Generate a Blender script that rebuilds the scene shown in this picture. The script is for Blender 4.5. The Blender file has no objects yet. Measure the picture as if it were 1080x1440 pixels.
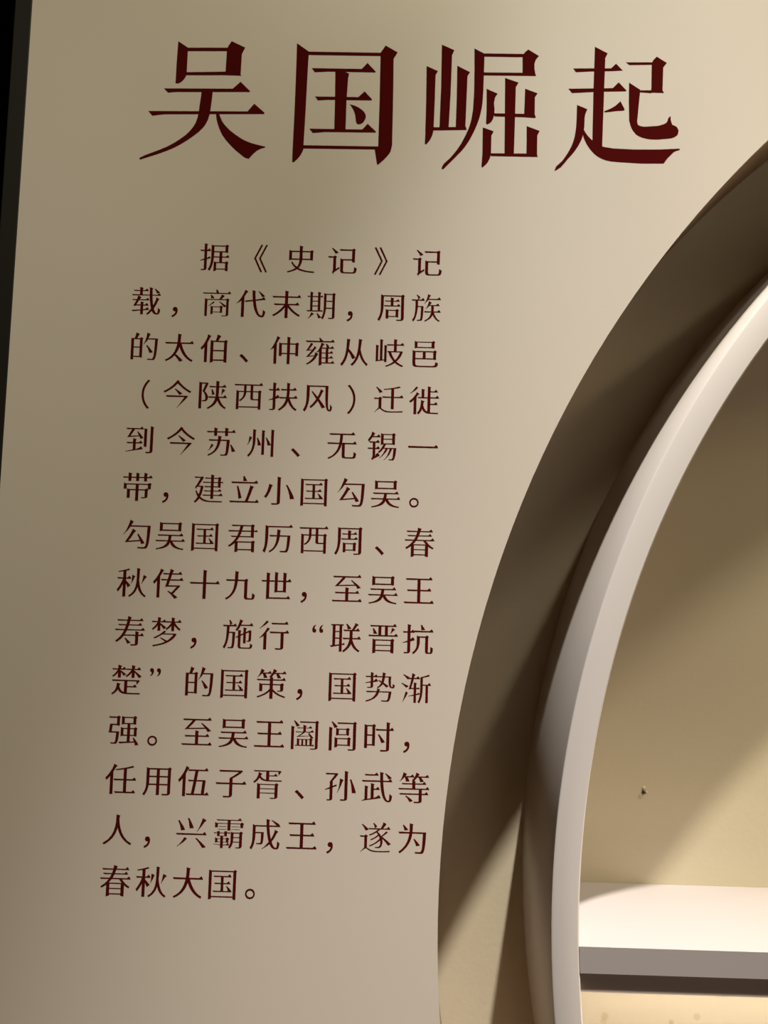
import bpy, bmesh, math
from mathutils import Matrix, Vector
from mathutils.geometry import tessellate_polygon

C = bpy.context.scene.collection
SC = bpy.context.scene

# ------------------------------------------------------------------ camera
PITCH, YAW, ROLL = (math.radians(v) for v in (4.4232, -0.4350, 1.5998))
cp, sp, cy, sy = math.cos(PITCH), math.sin(PITCH), math.cos(YAW), math.sin(YAW)
fwd = Vector((sy * cp, cy * cp, sp)); rt = Vector((cy, -sy, 0.0)); up = rt.cross(fwd)
rt, up = math.cos(ROLL) * rt + math.sin(ROLL) * up, -math.sin(ROLL) * rt + math.cos(ROLL) * up
cam_d = bpy.data.cameras.new('camera'); cam = bpy.data.objects.new('camera', cam_d); C.objects.link(cam)
cam.matrix_world = Matrix(((rt.x, up.x, -fwd.x, 0.0), (rt.y, up.y, -fwd.y, -0.7), (rt.z, up.z, -fwd.z, 1.5), (0, 0, 0, 1)))
cam_d.sensor_fit = 'HORIZONTAL'; cam_d.sensor_width = 36.0; cam_d.lens = 36.0 * 1082 / 1080; cam_d.clip_start = 0.02
SC.camera = cam

# ------------------------------------------------------------------ exposure and world
vs = SC.view_settings
vs.view_transform = 'Standard'; vs.look = 'None'; vs.gamma = 1.0; vs.use_curve_mapping = False; vs.exposure = 0.06
SC.cycles.max_bounces = 10; SC.cycles.diffuse_bounces = 6
world = bpy.data.worlds.new('world'); SC.world = world; world.use_nodes = True
bg = world.node_tree.nodes['Background']; bg.inputs[0].default_value = (1.0, 0.6, 0.35, 1); bg.inputs[1].default_value = 0.004

# ------------------------------------------------------------------ lights: a row of track spots above the niche, plus added fill lights
def spot(name, loc, aim, watts, col, size, radius, blend=1.0):
    d = bpy.data.lights.new(name, 'SPOT'); d.energy = watts; d.color = col; d.spot_size = math.radians(size)
    d.spot_blend = blend; d.shadow_soft_size = radius
    o = bpy.data.objects.new(name, d); C.objects.link(o); o.location = loc
    o.rotation_euler = (Vector(aim) - Vector(loc)).to_track_quat('-Z', 'Y').to_euler()
    return o
def fill_area_light(name, loc, aim, w, hgt, watts, col):
    d = bpy.data.lights.new(name, 'AREA'); d.shape = 'RECTANGLE'; d.size = w; d.size_y = hgt; d.energy = watts; d.color = col
    o = bpy.data.objects.new(name, d); C.objects.link(o); o.location = loc
    o.rotation_euler = (Vector(aim) - Vector(loc)).to_track_quat('-Z', 'Y').to_euler()
    return o
spot('track_or_fill_spot_light', (0.523, -0.612, 3.98), (-0.035, -0.05, 0.0), 820, (1.0, 0.965, 0.97), 22, 0.030)
spot('track_spot_wide_light', (0.523, -0.612, 3.98), (-0.10, 0.0, 1.10), 345, (1.0, 0.94, 0.69), 72, 0.030)
spot('track_or_fill_spot_light', (1.186, -0.52, 3.50), (0.75, 0.10, 1.20), 195, (1.0, 0.92, 0.72), 40, 0.070)
spot('track_or_fill_spot_light', (2.445, -0.50, 3.46), (0.84, 0.10, 0.95), 215, (1.0, 0.84, 0.52), 48, 0.080)
spot('track_or_fill_spot_light', (-0.078, -0.50, 3.456), (1.0, 0.10, 0.9), 170, (1.0, 0.93, 0.86), 27, 0.030)
spot('track_or_fill_spot_light', (-0.62, -0.80, 3.50), (-0.32, 0.0, 0.75), 66, (1.0, 0.92, 0.80), 29, 0.040)  # added fill spot, brightens the left side of the board
fill_area_light('niche_fill_light', (1.07, 0.07, 2.03), (1.02, 0.075, 1.0), 0.7, 0.05, 3.0, (1.0, 0.84, 0.60))  # added area fill inside the ring, lifts the dim niche
fill_area_light('low_front_fill_light', (0.75, -1.7, 0.45), (0.40, 0.0, 1.0), 0.7, 0.4, 3.4, (1.0, 0.76, 0.58))  # added low fill in front, lifts the lower gap and shelf front

# ------------------------------------------------------------------ materials
def mat(name, col, rough=0.5, mottle=0.0, scale=6.0, spec=0.5, metallic=0.0, bump=0.0, bscale=200.0, emit=None):
    m = bpy.data.materials.new(name); m.use_nodes = True; nt = m.node_tree; N = nt.nodes; L = nt.links
    b = N['Principled BSDF']; b.inputs['Roughness'].default_value = rough; b.inputs['Metallic'].default_value = metallic
    b.inputs['Specular IOR Level'].default_value = spec
    tc = N.new('ShaderNodeTexCoord')
    nz = N.new('ShaderNodeTexNoise'); nz.inputs['Scale'].default_value = scale; nz.inputs['Detail'].default_value = 4
    L.new(tc.outputs['Object'], nz.inputs['Vector'])
    mx = N.new('ShaderNodeMix'); mx.data_type = 'RGBA'
    lo = [max(0, c * (1 - mottle)) for c in col]; hi = [min(1, c * (1 + mottle)) for c in col]
    mx.inputs['A'].default_value = (*lo, 1); mx.inputs['B'].default_value = (*hi, 1)
    L.new(nz.outputs['Fac'], mx.inputs['Factor']); L.new(mx.outputs['Result'], b.inputs['Base Color'])
    if bump:
        n2 = N.new('ShaderNodeTexNoise'); n2.inputs['Scale'].default_value = bscale
        L.new(tc.outputs['Object'], n2.inputs['Vector'])
        bp = N.new('ShaderNodeBump'); bp.inputs['Strength'].default_value = bump; bp.inputs['Distance'].default_value = 0.002
        L.new(n2.outputs['Fac'], bp.inputs['Height']); L.new(bp.outputs['Normal'], b.inputs['Normal'])
    if emit:
        b.inputs['Emission Color'].default_value = (*emit[0], 1); b.inputs['Emission Strength'].default_value = emit[1]
    return m
def stains(m, spots, col):
    nt = m.node_tree; N = nt.nodes; L = nt.links; b = N['Principled BSDF']
    tc = N.new('ShaderNodeTexCoord'); src = b.inputs['Base Color'].links[0].from_socket
    for p, r, amount in spots:
        d = N.new('ShaderNodeVectorMath'); d.operation = 'DISTANCE'; d.inputs[1].default_value = p
        L.new(tc.outputs['Object'], d.inputs[0])
        f = N.new('ShaderNodeMapRange'); f.interpolation_type = 'SMOOTHSTEP'
        f.inputs['From Min'].default_value = r * 0.3; f.inputs['From Max'].default_value = r
        f.inputs['To Min'].default_value = amount; f.inputs['To Max'].default_value = 0.0
        L.new(d.outputs['Value'], f.inputs['Value'])
        mx = N.new('ShaderNodeMix'); mx.data_type = 'RGBA'; mx.inputs['B'].default_value = (*col, 1)
        L.new(f.outputs['Result'], mx.inputs['Factor']); L.new(src, mx.inputs['A']); src = mx.outputs['Result']
    L.new(src, b.inputs['Base Color'])
M_panel = mat('printed_panel', (0.52, 0.455, 0.385), 0.55, 0.03, 4.0)
M_ink = mat('dark_red_ink', (0.062, 0.0042, 0.0038), 0.6, 0.15, 20.0, spec=0.0)
M_trim = mat('dark_bronze', (0.010, 0.009, 0.005), 0.55, 0.1, 30.0, spec=0.2)
M_wall = mat('cream_wall_paint', (0.54, 0.465, 0.335), 0.7, 0.04, 5.0, bump=0.05)
M_lining = mat('shade_brown_reveal', (0.24, 0.15, 0.08), 0.7, 0.05, 5.0)  # brown puts shade into the lining colour: less bounce, warmer gap
stains(M_wall, [((0.2390, 0.1435, 1.0435), 0.0055, 0.5), ((0.2375, 0.1435, 1.0385), 0.0050, 0.4), ((0.3349, 0.1435, 1.0457), 0.0055, 0.45), ((0.3082, 0.1435, 1.0392), 0.0040, 0.6)], (0.36, 0.26, 0.12))
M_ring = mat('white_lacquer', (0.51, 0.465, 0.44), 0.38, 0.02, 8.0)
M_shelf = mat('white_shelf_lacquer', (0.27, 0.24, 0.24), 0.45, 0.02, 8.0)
M_black = mat('black_paint', (0.004, 0.004, 0.004), 0.9, 0.1, 6.0, spec=0.1)
M_bar = mat('grey_light_bar', (0.36, 0.29, 0.26), 0.5, 0.05, 30.0)
M_led = mat('led_diffuser', (0.9, 0.85, 0.7), 0.5, emit=((1.0, 0.92, 0.78), 45.0))
M_floor = mat('dark_wood_floor', (0.06, 0.03, 0.014), 0.5, 0.35, 3.0)
M_ceil = mat('dark_ceiling', (0.02, 0.018, 0.016), 0.9, 0.1, 4.0)
M_room = mat('brown_room_wall', (0.06, 0.035, 0.02), 0.8, 0.1, 4.0)
M_screw = mat('dark_steel', (0.05, 0.035, 0.025), 0.4, 0.2, 300.0, metallic=0.6)
M_chip = mat('chipped_plaster', (0.60, 0.50, 0.36), 0.9, 0.2, 300.0)

# ------------------------------------------------------------------ helpers
def link(name, me, m, parent=None):
    me.name = name
    o = bpy.data.objects.new(name, me); C.objects.link(o); me.materials.append(m)
    if parent: o.parent = parent; o.matrix_parent_inverse = Matrix.Translation(-parent.location)
    return o
def obj(name, bm, m, parent=None, smooth=False):
    me = bpy.data.meshes.new(name); bmesh.ops.recalc_face_normals(bm, faces=bm.faces)
    bm.to_mesh(me); bm.free()
    if smooth:
        me.set_sharp_from_angle(angle=math.radians(30))
    return link(name, me, m, parent)
def box(bm, a, b, bev=0.0):
    r = bmesh.ops.create_cube(bm, size=1.0)
    for v in r['verts']:
        v.co = Vector((a[i] + (v.co[i] + 0.5) * (b[i] - a[i]) for i in range(3)))
    if bev:
        es = list({e for v in r['verts'] for e in v.link_edges})
        bmesh.ops.bevel(bm, geom=es, offset=bev, segments=2, profile=0.5, affect='EDGES')
    return bm
def struct(o, label=None):
    o['kind'] = 'structure'
    if label: o['label'] = label
    return o
def tag(o, label, cat, group=None):
    o['label'] = label; o['category'] = cat
    if group: o['group'] = group
    return o
def empty(name, loc):
    o = bpy.data.objects.new(name, None); C.objects.link(o); o.location = loc; o.empty_display_size = 0.1
    return o
def flat_mesh(name, contours, y0, thick, m, parent=None):
    """closed outlines in the wall plane (x, z), holes allowed, given a real thickness from y0 to y0+thick"""
    cu = bpy.data.curves.new(name, 'CURVE'); cu.dimensions = '2D'; cu.fill_mode = 'BOTH'; cu.extrude = thick / 2
    for k in contours:
        s = cu.splines.new('POLY'); s.points.add(len(k) - 1); s.use_cyclic_u = True
        for p, (x, z) in zip(s.points, k): p.co = (x, z, 0, 1)
    t = bpy.data.objects.new('tmp', cu); C.objects.link(t)
    me = bpy.data.meshes.new_from_object(t.evaluated_get(bpy.context.evaluated_depsgraph_get()))
    bpy.data.objects.remove(t); bpy.data.curves.remove(cu)
    for v in me.vertices: v.co = (v.co.x, y0 + thick / 2 - v.co.z, v.co.y)
    for p in me.polygons: p.use_smooth = False
    me.materials.clear()
    return link(name, me, m, parent)
def lathe_y(bm, prof, cx, cz, n=384):
    """closed profile (radius, y) turned about the axis along y through (cx, cz)"""
    rows = []
    for i in range(n):
        a = 2 * math.pi * i / n; c, s = math.cos(a), math.sin(a)
        rows.append([bm.verts.new((cx + r * c, y, cz + r * s)) for r, y in prof])
    k = len(prof)
    for i in range(n):
        A, B = rows[i], rows[(i + 1) % n]
        for j in range(k):
            f = bm.faces.new((A[j], A[(j + 1) % k], B[(j + 1) % k], B[j])); f.smooth = True
    return bm

# ------------------------------------------------------------------ sizes (metres)
CX, CZ = 1.0703, 1.199            # centre of the round opening
R_OPEN, R_OUT, R_IN = 1.0185, 0.9196, 0.8946
WALL_Y = 0.1435                   # back wall behind the printed panel
PX0, PX1, PZ1 = -0.3580, 2.50, 2.95
SHELF_T, SHELF_B = 1.1782, 1.1558

# ------------------------------------------------------------------ the room
struct(obj('floor', box(bmesh.new(), (-3.0, -4.0, -0.05), (5.0, 0.9, 0.0)), M_floor))
struct(obj('ceiling', box(bmesh.new(), (-3.0, -4.0, 4.20), (5.0, 0.9, 4.25)), M_ceil))
struct(obj('wall_back', box(bmesh.new(), (PX0 + 0.01, WALL_Y, 0.0), (5.0, WALL_Y + 0.1, 4.20)), M_wall))
struct(obj('wall_left', box(bmesh.new(), (-3.0, 0.8, 0.0), (PX0 + 0.01, 0.9, 4.20)), M_black))
struct(obj('wall_right', box(bmesh.new(), (5.0, -4.0, 0.0), (5.05, 0.9, 4.20)), M_room))
struct(obj('wall_front', box(bmesh.new(), (-3.0, -4.05, 0.0), (5.0, -4.0, 4.20)), M_room))

# ------------------------------------------------------------------ the printed panel with the round opening
panel = tag(empty('exhibition_board', (CX, 0.0, 0.0)), 'large cream exhibition panel with dark red Chinese writing and a big round opening', 'display board')
circle = [(CX + R_OPEN * math.cos(2 * math.pi * i / 256), CZ + R_OPEN * math.sin(2 * math.pi * i / 256)) for i in range(256)]
flat_mesh('board', [[(PX0, 0.0), (PX1, 0.0), (PX1, PZ1), (PX0, PZ1)], circle], 0.0, 0.012, M_panel, panel)
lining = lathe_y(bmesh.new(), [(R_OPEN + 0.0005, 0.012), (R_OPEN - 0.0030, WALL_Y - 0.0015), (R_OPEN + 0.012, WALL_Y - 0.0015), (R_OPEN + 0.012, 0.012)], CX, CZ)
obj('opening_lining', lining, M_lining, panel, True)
e = obj('edge_trim', box(bmesh.new(), (PX0 - 0.0170, 0.0, 0.0), (PX0, WALL_Y - 0.0015, PZ1), 0.001), M_trim, panel)
e['label'] = 'dark bronze strip along the left edge'

# ---- lettering: outlines in millimetres on the panel (title), glyph outlines and their places (text)
TITLE = {
 '吴': [
  [(-215.1,2001.6),(-205.5,1995.3),(-205.6,1969.2),(-205.9,1967.9),(-206.2,1966.6),(-206.9,1965.1),(-207.7,1963.7),(-208.8,1962.4),(-209.9,1961.2),(-211.2,1960.2),(-212.3,1959.5),(-213.5,1959.1),(-214.6,1959.2),(-215.8,1959.4),(-215.7,1979.4)],
  [(-206.2,1995.3),(-167.2,1996.2),(-167.1,1992.8),(-206.0,1991.9)],
  [(-167.5,1996.2),(-166.6,1998.5),(-165.2,2000.7),(-163.9,2002.9),(-150.6,1996.7),(-153.6,1990.0),(-153.9,1969.6),(-153.3,1968.4),(-168.5,1968.6),(-168.1,1992.8),(-167.8,1994.5)],
  [(-206.0,1970.6),(-168.3,1972.1),(-168.1,1968.6),(-205.8,1967.7)],
  [(-226.4,1953.9),(-160.8,1955.2),(-153.6,1962.3),(-144.2,1953.0),(-144.6,1952.4),(-214.4,1950.7),(-222.4,1949.9)],
  [(-240.2,1931.0),(-145.8,1932.9),(-139.7,1940.7),(-129.6,1932.0),(-129.9,1930.8),(-225.1,1928.2),(-236.3,1926.5)],
  [(-190.5,1952.4),(-179.8,1952.7),(-180.2,1944.0),(-181.1,1933.9),(-181.5,1930.9),(-182.0,1928.0),(-182.7,1925.2),(-183.5,1922.7),(-184.6,1920.2),(-185.9,1917.9),(-187.5,1915.7),(-189.3,1913.7),(-191.1,1911.7),(-193.3,1909.8),(-195.5,1907.9),(-197.8,1906.1),(-200.8,1903.8),(-203.9,1901.6),(-207.1,1899.4),(-210.6,1897.3),(-214.2,1895.3),(-217.8,1893.5),(-221.8,1891.7),(-225.9,1890.0),(-230.0,1888.4),(-245.5,1882.9),(-246.6,1884.0),(-245.0,1885.2),(-241.1,1887.3),(-237.0,1889.0),(-232.9,1890.7),(-228.8,1892.4),(-224.7,1894.3),(-220.7,1896.2),(-217.1,1898.3),(-213.5,1900.5),(-210.0,1903.0),(-206.8,1905.5),(-203.6,1908.1),(-200.8,1911.1),(-198.6,1913.8),(-196.6,1916.7),(-195.0,1919.8),(-194.0,1922.7),(-193.2,1925.6),(-192.6,1928.5),(-192.2,1931.7),(-191.9,1934.8),(-191.7,1937.9),(-190.8,1946.6)],
  [(-175.7,1930.4),(-172.6,1929.7),(-171.7,1927.3),(-170.7,1924.9),(-169.6,1922.6),(-167.8,1920.1),(-165.9,1917.8),(-163.7,1915.6),(-161.3,1913.3),(-158.6,1911.3),(-155.9,1909.3),(-152.9,1907.3),(-149.9,1905.4),(-146.7,1903.8),(-143.5,1902.5),(-140.2,1901.4),(-136.9,1900.5),(-127.5,1898.4),(-127.7,1897.5),(-129.1,1897.2),(-130.6,1896.8),(-131.9,1896.3),(-133.3,1895.5),(-134.7,1894.6),(-136.0,1893.6),(-137.2,1892.5),(-138.4,1891.3),(-139.5,1890.1),(-140.5,1888.9),(-141.5,1887.6),(-142.4,1886.3),(-143.5,1886.3),(-146.4,1887.2),(-149.1,1889.1),(-151.7,1891.2),(-154.7,1893.6),(-157.5,1896.1),(-160.2,1898.7),(-163.1,1901.8),(-165.8,1904.9),(-168.2,1908.3),(-170.2,1911.7),(-171.9,1915.3),(-173.3,1918.9),(-174.1,1921.5),(-174.8,1924.1),(-175.3,1926.8)],
 ],
 '国': [
  [(-101.2,2002.3),(-89.4,1994.1),(-89.8,1982.5),(-90.5,1936.1),(-91.3,1900.2),(-91.2,1898.7),(-91.2,1897.3),(-91.5,1895.8),(-92.0,1894.4),(-92.7,1893.0),(-93.5,1891.4),(-94.5,1889.8),(-95.6,1888.3),(-96.9,1886.8),(-98.3,1885.4),(-99.6,1884.0),(-101.4,1883.9),(-101.5,1889.9),(-101.0,1941.6),(-101.0,1985.1)],
  [(-89.8,1994.1),(-20.4,1994.6),(-20.3,1991.4),(-89.7,1990.8)],
  [(-20.8,1994.6),(-16.2,2002.0),(-4.5,1995.4),(-8.2,1988.8),(-7.7,1961.2),(-7.3,1903.0),(-7.7,1900.8),(-8.1,1898.6),(-8.7,1896.5),(-9.8,1894.4),(-11.2,1892.5),(-12.7,1890.7),(-15.0,1888.1),(-17.5,1885.8),(-20.0,1883.4),(-21.1,1883.6),(-22.6,1891.9),(-23.6,1897.8),(-20.5,1901.2),(-20.4,1946.4)],
  [(-91.3,1900.7),(-20.5,1901.2),(-20.5,1898.3),(-91.2,1897.6)],
  [(-86.0,1977.6),(-38.4,1977.9),(-33.0,1984.1),(-25.0,1975.6),(-25.3,1974.8),(-70.4,1974.6),(-83.1,1973.6)],
  [(-82.0,1949.3),(-40.8,1949.7),(-34.9,1955.6),(-27.8,1948.0),(-28.0,1946.8),(-69.4,1946.4),(-79.1,1945.5)],
  [(-86.1,1917.2),(-36.1,1917.6),(-31.2,1923.4),(-23.0,1915.9),(-23.3,1915.0),(-71.1,1914.4),(-82.9,1913.1)],
  [(-63.5,1975.5),(-60.7,1975.4),(-57.9,1975.3),(-55.2,1974.9),(-53.5,1974.3),(-51.9,1973.6),(-50.3,1972.9),(-51.1,1968.1),(-51.9,1945.7),(-51.9,1915.2),(-62.6,1914.9),(-62.9,1948.3)],
  [(-48.6,1942.3),(-46.9,1941.9),(-45.1,1941.5),(-42.7,1940.6),(-40.3,1939.4),(-38.1,1937.9),(-36.7,1936.9),(-35.4,1935.7),(-34.3,1934.3),(-33.5,1932.7),(-33.1,1931.0),(-33.1,1929.5),(-33.5,1928.0),(-34.1,1926.7),(-35.0,1925.2),(-36.3,1924.0),(-37.8,1923.2),(-39.5,1922.8),(-40.4,1923.0),(-41.4,1923.3),(-41.9,1924.5),(-42.3,1925.7),(-43.0,1930.8),(-43.5,1932.9),(-44.2,1934.9),(-45.0,1936.9),(-46.1,1938.8),(-47.3,1940.5)],
 ],
 '崛': [
  [(23.5,1982.3),(34.4,1977.6),(32.3,1973.5),(32.1,1950.6),(31.6,1918.9),(31.3,1917.3),(31.0,1915.6),(30.6,1913.9),(30.0,1912.3),(29.3,1910.7),(28.5,1909.1),(27.5,1907.5),(26.3,1906.0),(25.1,1904.5),(23.6,1904.7),(23.8,1913.0),(23.9,1947.5)],
  [(37.6,2004.2),(49.7,1998.9),(47.6,1993.8),(47.0,1955.3),(45.8,1920.7),(37.1,1920.5),(37.8,1962.3)],
  [(52.8,1983.3),(65.0,1977.2),(62.7,1973.1),(61.7,1922.6),(62.9,1919.7),(52.5,1919.7),(52.9,1951.1)],
  [(31.4,1921.5),(62.3,1922.6),(62.9,1919.7),(31.5,1918.4)],
  [(68.8,2001.1),(78.6,1996.0),(78.4,1983.6),(78.1,1960.4),(77.5,1947.4),(77.1,1943.5),(76.5,1939.7),(75.8,1935.8),(74.9,1932.2),(73.8,1928.6),(72.6,1925.0),(71.0,1920.8),(69.2,1916.7),(67.3,1912.7),(65.5,1909.2),(63.5,1905.8),(61.3,1902.5),(58.8,1899.2),(56.0,1896.1),(53.3,1893.0),(41.5,1880.3),(40.1,1880.9),(40.2,1882.3),(41.9,1885.7),(44.9,1888.6),(47.8,1891.5),(50.6,1895.0),(53.3,1898.6),(55.8,1902.4),(58.0,1906.1),(60.0,1910.0),(61.8,1914.0),(63.5,1918.0),(65.1,1922.1),(66.3,1926.3),(67.3,1930.8),(67.9,1935.4),(68.6,1940.0),(69.3,1957.3),(69.2,1980.5)],
  [(78.6,1996.3),(116.2,1996.7),(116.2,1993.5),(78.6,1993.2)],
  [(115.9,1996.7),(117.2,1998.4),(118.7,1999.9),(120.3,2001.3),(130.5,1995.0),(129.5,1993.8),(128.5,1992.6),(127.6,1991.3),(126.3,1986.9),(126.4,1982.2),(127.2,1977.5),(127.9,1974.9),(115.1,1974.9),(114.9,1993.5),(115.3,1995.1)],
  [(78.2,1977.2),(115.4,1977.8),(115.4,1974.9),(78.3,1974.4)],
  [(98.6,1972.2),(111.4,1967.9),(108.9,1963.3),(108.6,1932.3),(108.0,1895.8),(99.2,1895.6),(98.9,1935.0)],
  [(81.1,1960.9),(91.7,1956.4),(90.8,1955.0),(90.0,1953.7),(89.3,1952.3),(88.4,1946.9),(89.0,1941.1),(88.9,1935.4),(88.5,1934.0),(88.1,1932.5),(87.6,1931.1),(86.7,1929.3),(85.6,1927.7),(83.9,1926.6),(82.2,1925.6),(81.2,1926.6),(81.5,1940.3)],
  [(88.8,1936.7),(117.7,1936.9),(117.7,1933.7),(88.9,1933.8)],
  [(117.8,1961.9),(129.7,1957.6),(127.2,1953.7),(127.2,1936.4),(128.3,1934.0),(127.4,1933.1),(117.1,1933.7),(117.5,1949.8)],
  [(78.2,1922.5),(88.5,1918.9),(86.5,1914.6),(86.4,1895.7),(85.9,1894.1),(85.4,1892.5),(84.8,1891.0),(84.0,1889.4),(83.2,1888.0),(82.2,1886.6),(81.1,1885.5),(79.9,1884.4),(78.8,1883.3),(77.6,1884.1),(78.3,1897.2)],
  [(86.4,1897.1),(120.3,1897.7),(120.3,1894.7),(86.4,1894.6)],
  [(119.7,1924.8),(132.1,1920.3),(129.9,1915.9),(129.9,1897.1),(130.5,1894.8),(119.8,1894.8),(119.9,1909.7)],
 ],
 '起': [
  [(183.8,2005.6),(196.0,1999.2),(193.8,1994.4),(192.9,1963.2),(191.3,1905.4),(182.0,1908.3),(182.7,1962.9)],
  [(163.3,1983.3),(199.4,1984.3),(204.1,1989.1),(210.4,1982.4),(201.1,1981.6),(179.0,1980.7),(165.9,1979.6)],
  [(159.0,1962.9),(201.1,1964.5),(206.6,1970.5),(214.1,1962.5),(213.5,1961.7),(187.4,1960.7),(162.4,1958.7)],
  [(193.0,1941.3),(197.1,1943.1),(199.3,1944.2),(201.3,1945.4),(203.3,1946.7),(205.1,1948.3),(206.7,1950.0),(208.4,1951.7),(212.5,1943.5),(211.7,1942.5),(204.0,1941.8),(193.7,1940.2)],
  [(167.2,1947.0),(177.1,1942.9),(176.4,1941.4),(175.8,1939.8),(175.2,1938.3),(174.5,1934.0),(174.5,1929.7),(174.3,1925.3),(173.9,1921.9),(173.4,1918.6),(172.6,1915.3),(171.3,1911.8),(169.7,1908.4),(167.9,1905.1),(165.3,1901.1),(162.3,1897.2),(159.1,1893.5),(155.9,1889.3),(152.5,1885.1),(148.3,1882.2),(146.7,1881.5),(146.7,1882.5),(148.1,1885.8),(150.9,1888.5),(153.7,1891.2),(156.1,1894.8),(158.4,1898.4),(160.4,1902.1),(162.0,1905.4),(163.3,1908.8),(164.4,1912.2),(165.3,1916.0),(165.9,1919.8),(166.4,1923.7),(166.7,1928.0),(166.9,1932.3),(167.0,1936.6)],
  [(173.5,1923.2),(176.0,1918.9),(177.9,1916.4),(180.0,1914.1),(182.2,1911.9),(185.2,1909.7),(188.4,1907.9),(191.9,1906.4),(195.0,1905.7),(198.2,1905.3),(201.4,1904.8),(220.6,1904.2),(245.2,1904.8),(264.3,1906.1),(264.6,1905.0),(263.1,1904.5),(261.6,1904.0),(260.2,1903.4),(258.4,1902.2),(256.9,1900.6),(255.4,1899.0),(254.2,1897.8),(253.1,1896.5),(252.0,1895.1),(251.1,1893.8),(250.3,1892.5),(249.5,1891.2),(228.8,1890.7),(209.7,1891.4),(204.6,1891.7),(199.6,1892.0),(194.7,1893.0),(191.8,1894.1),(189.0,1895.4),(186.4,1897.0),(183.9,1899.1),(181.6,1901.5),(179.6,1904.0),(178.0,1906.2),(176.6,1908.6),(175.4,1911.0),(174.6,1912.9),(173.8,1914.8),(173.3,1916.7),(173.2,1918.8),(173.4,1921.0)],
  [(213.4,1990.6),(238.5,1991.2),(238.5,1988.9),(216.8,1988.1)],
  [(238.3,1991.2),(239.4,1993.3),(241.1,1995.2),(242.8,1997.0),(252.3,1991.0),(249.0,1986.5),(248.3,1963.4),(249.6,1961.0),(237.6,1961.0),(238.0,1988.9),(238.1,1990.1)],
  [(227.3,1962.9),(238.3,1963.3),(237.6,1960.5),(227.0,1961.1)],
  [(216.5,1970.4),(227.3,1963.4),(226.5,1956.8),(224.3,1931.6),(224.9,1928.7),(226.1,1928.1),(227.4,1927.5),(230.5,1926.9),(233.7,1927.1),(236.9,1927.4),(240.2,1927.7),(243.4,1928.0),(246.5,1928.8),(248.5,1929.5),(250.4,1930.3),(252.0,1931.5),(253.0,1933.5),(253.6,1935.7),(254.8,1937.3),(256.1,1937.9),(256.1,1936.6),(256.0,1935.2),(256.1,1933.8),(256.5,1932.3),(257.0,1930.9),(257.5,1929.5),(258.9,1928.9),(260.4,1928.3),(261.6,1927.5),(262.4,1926.4),(262.9,1925.2),(263.5,1923.9),(263.2,1922.4),(262.9,1921.0),(262.3,1919.6),(261.3,1918.6),(260.1,1917.8),(258.8,1917.1),(256.2,1916.2),(253.4,1915.8),(250.6,1915.5),(247.5,1915.1),(244.3,1914.8),(241.1,1914.7),(237.8,1914.7),(234.6,1915.0),(231.5,1915.6),(228.8,1916.3),(226.3,1917.3),(224.0,1918.7),(222.1,1920.5),(220.5,1922.7),(219.1,1925.0),(218.1,1927.5),(217.4,1930.2),(216.7,1932.8),(216.3,1952.2)],
 ],
}
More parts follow.
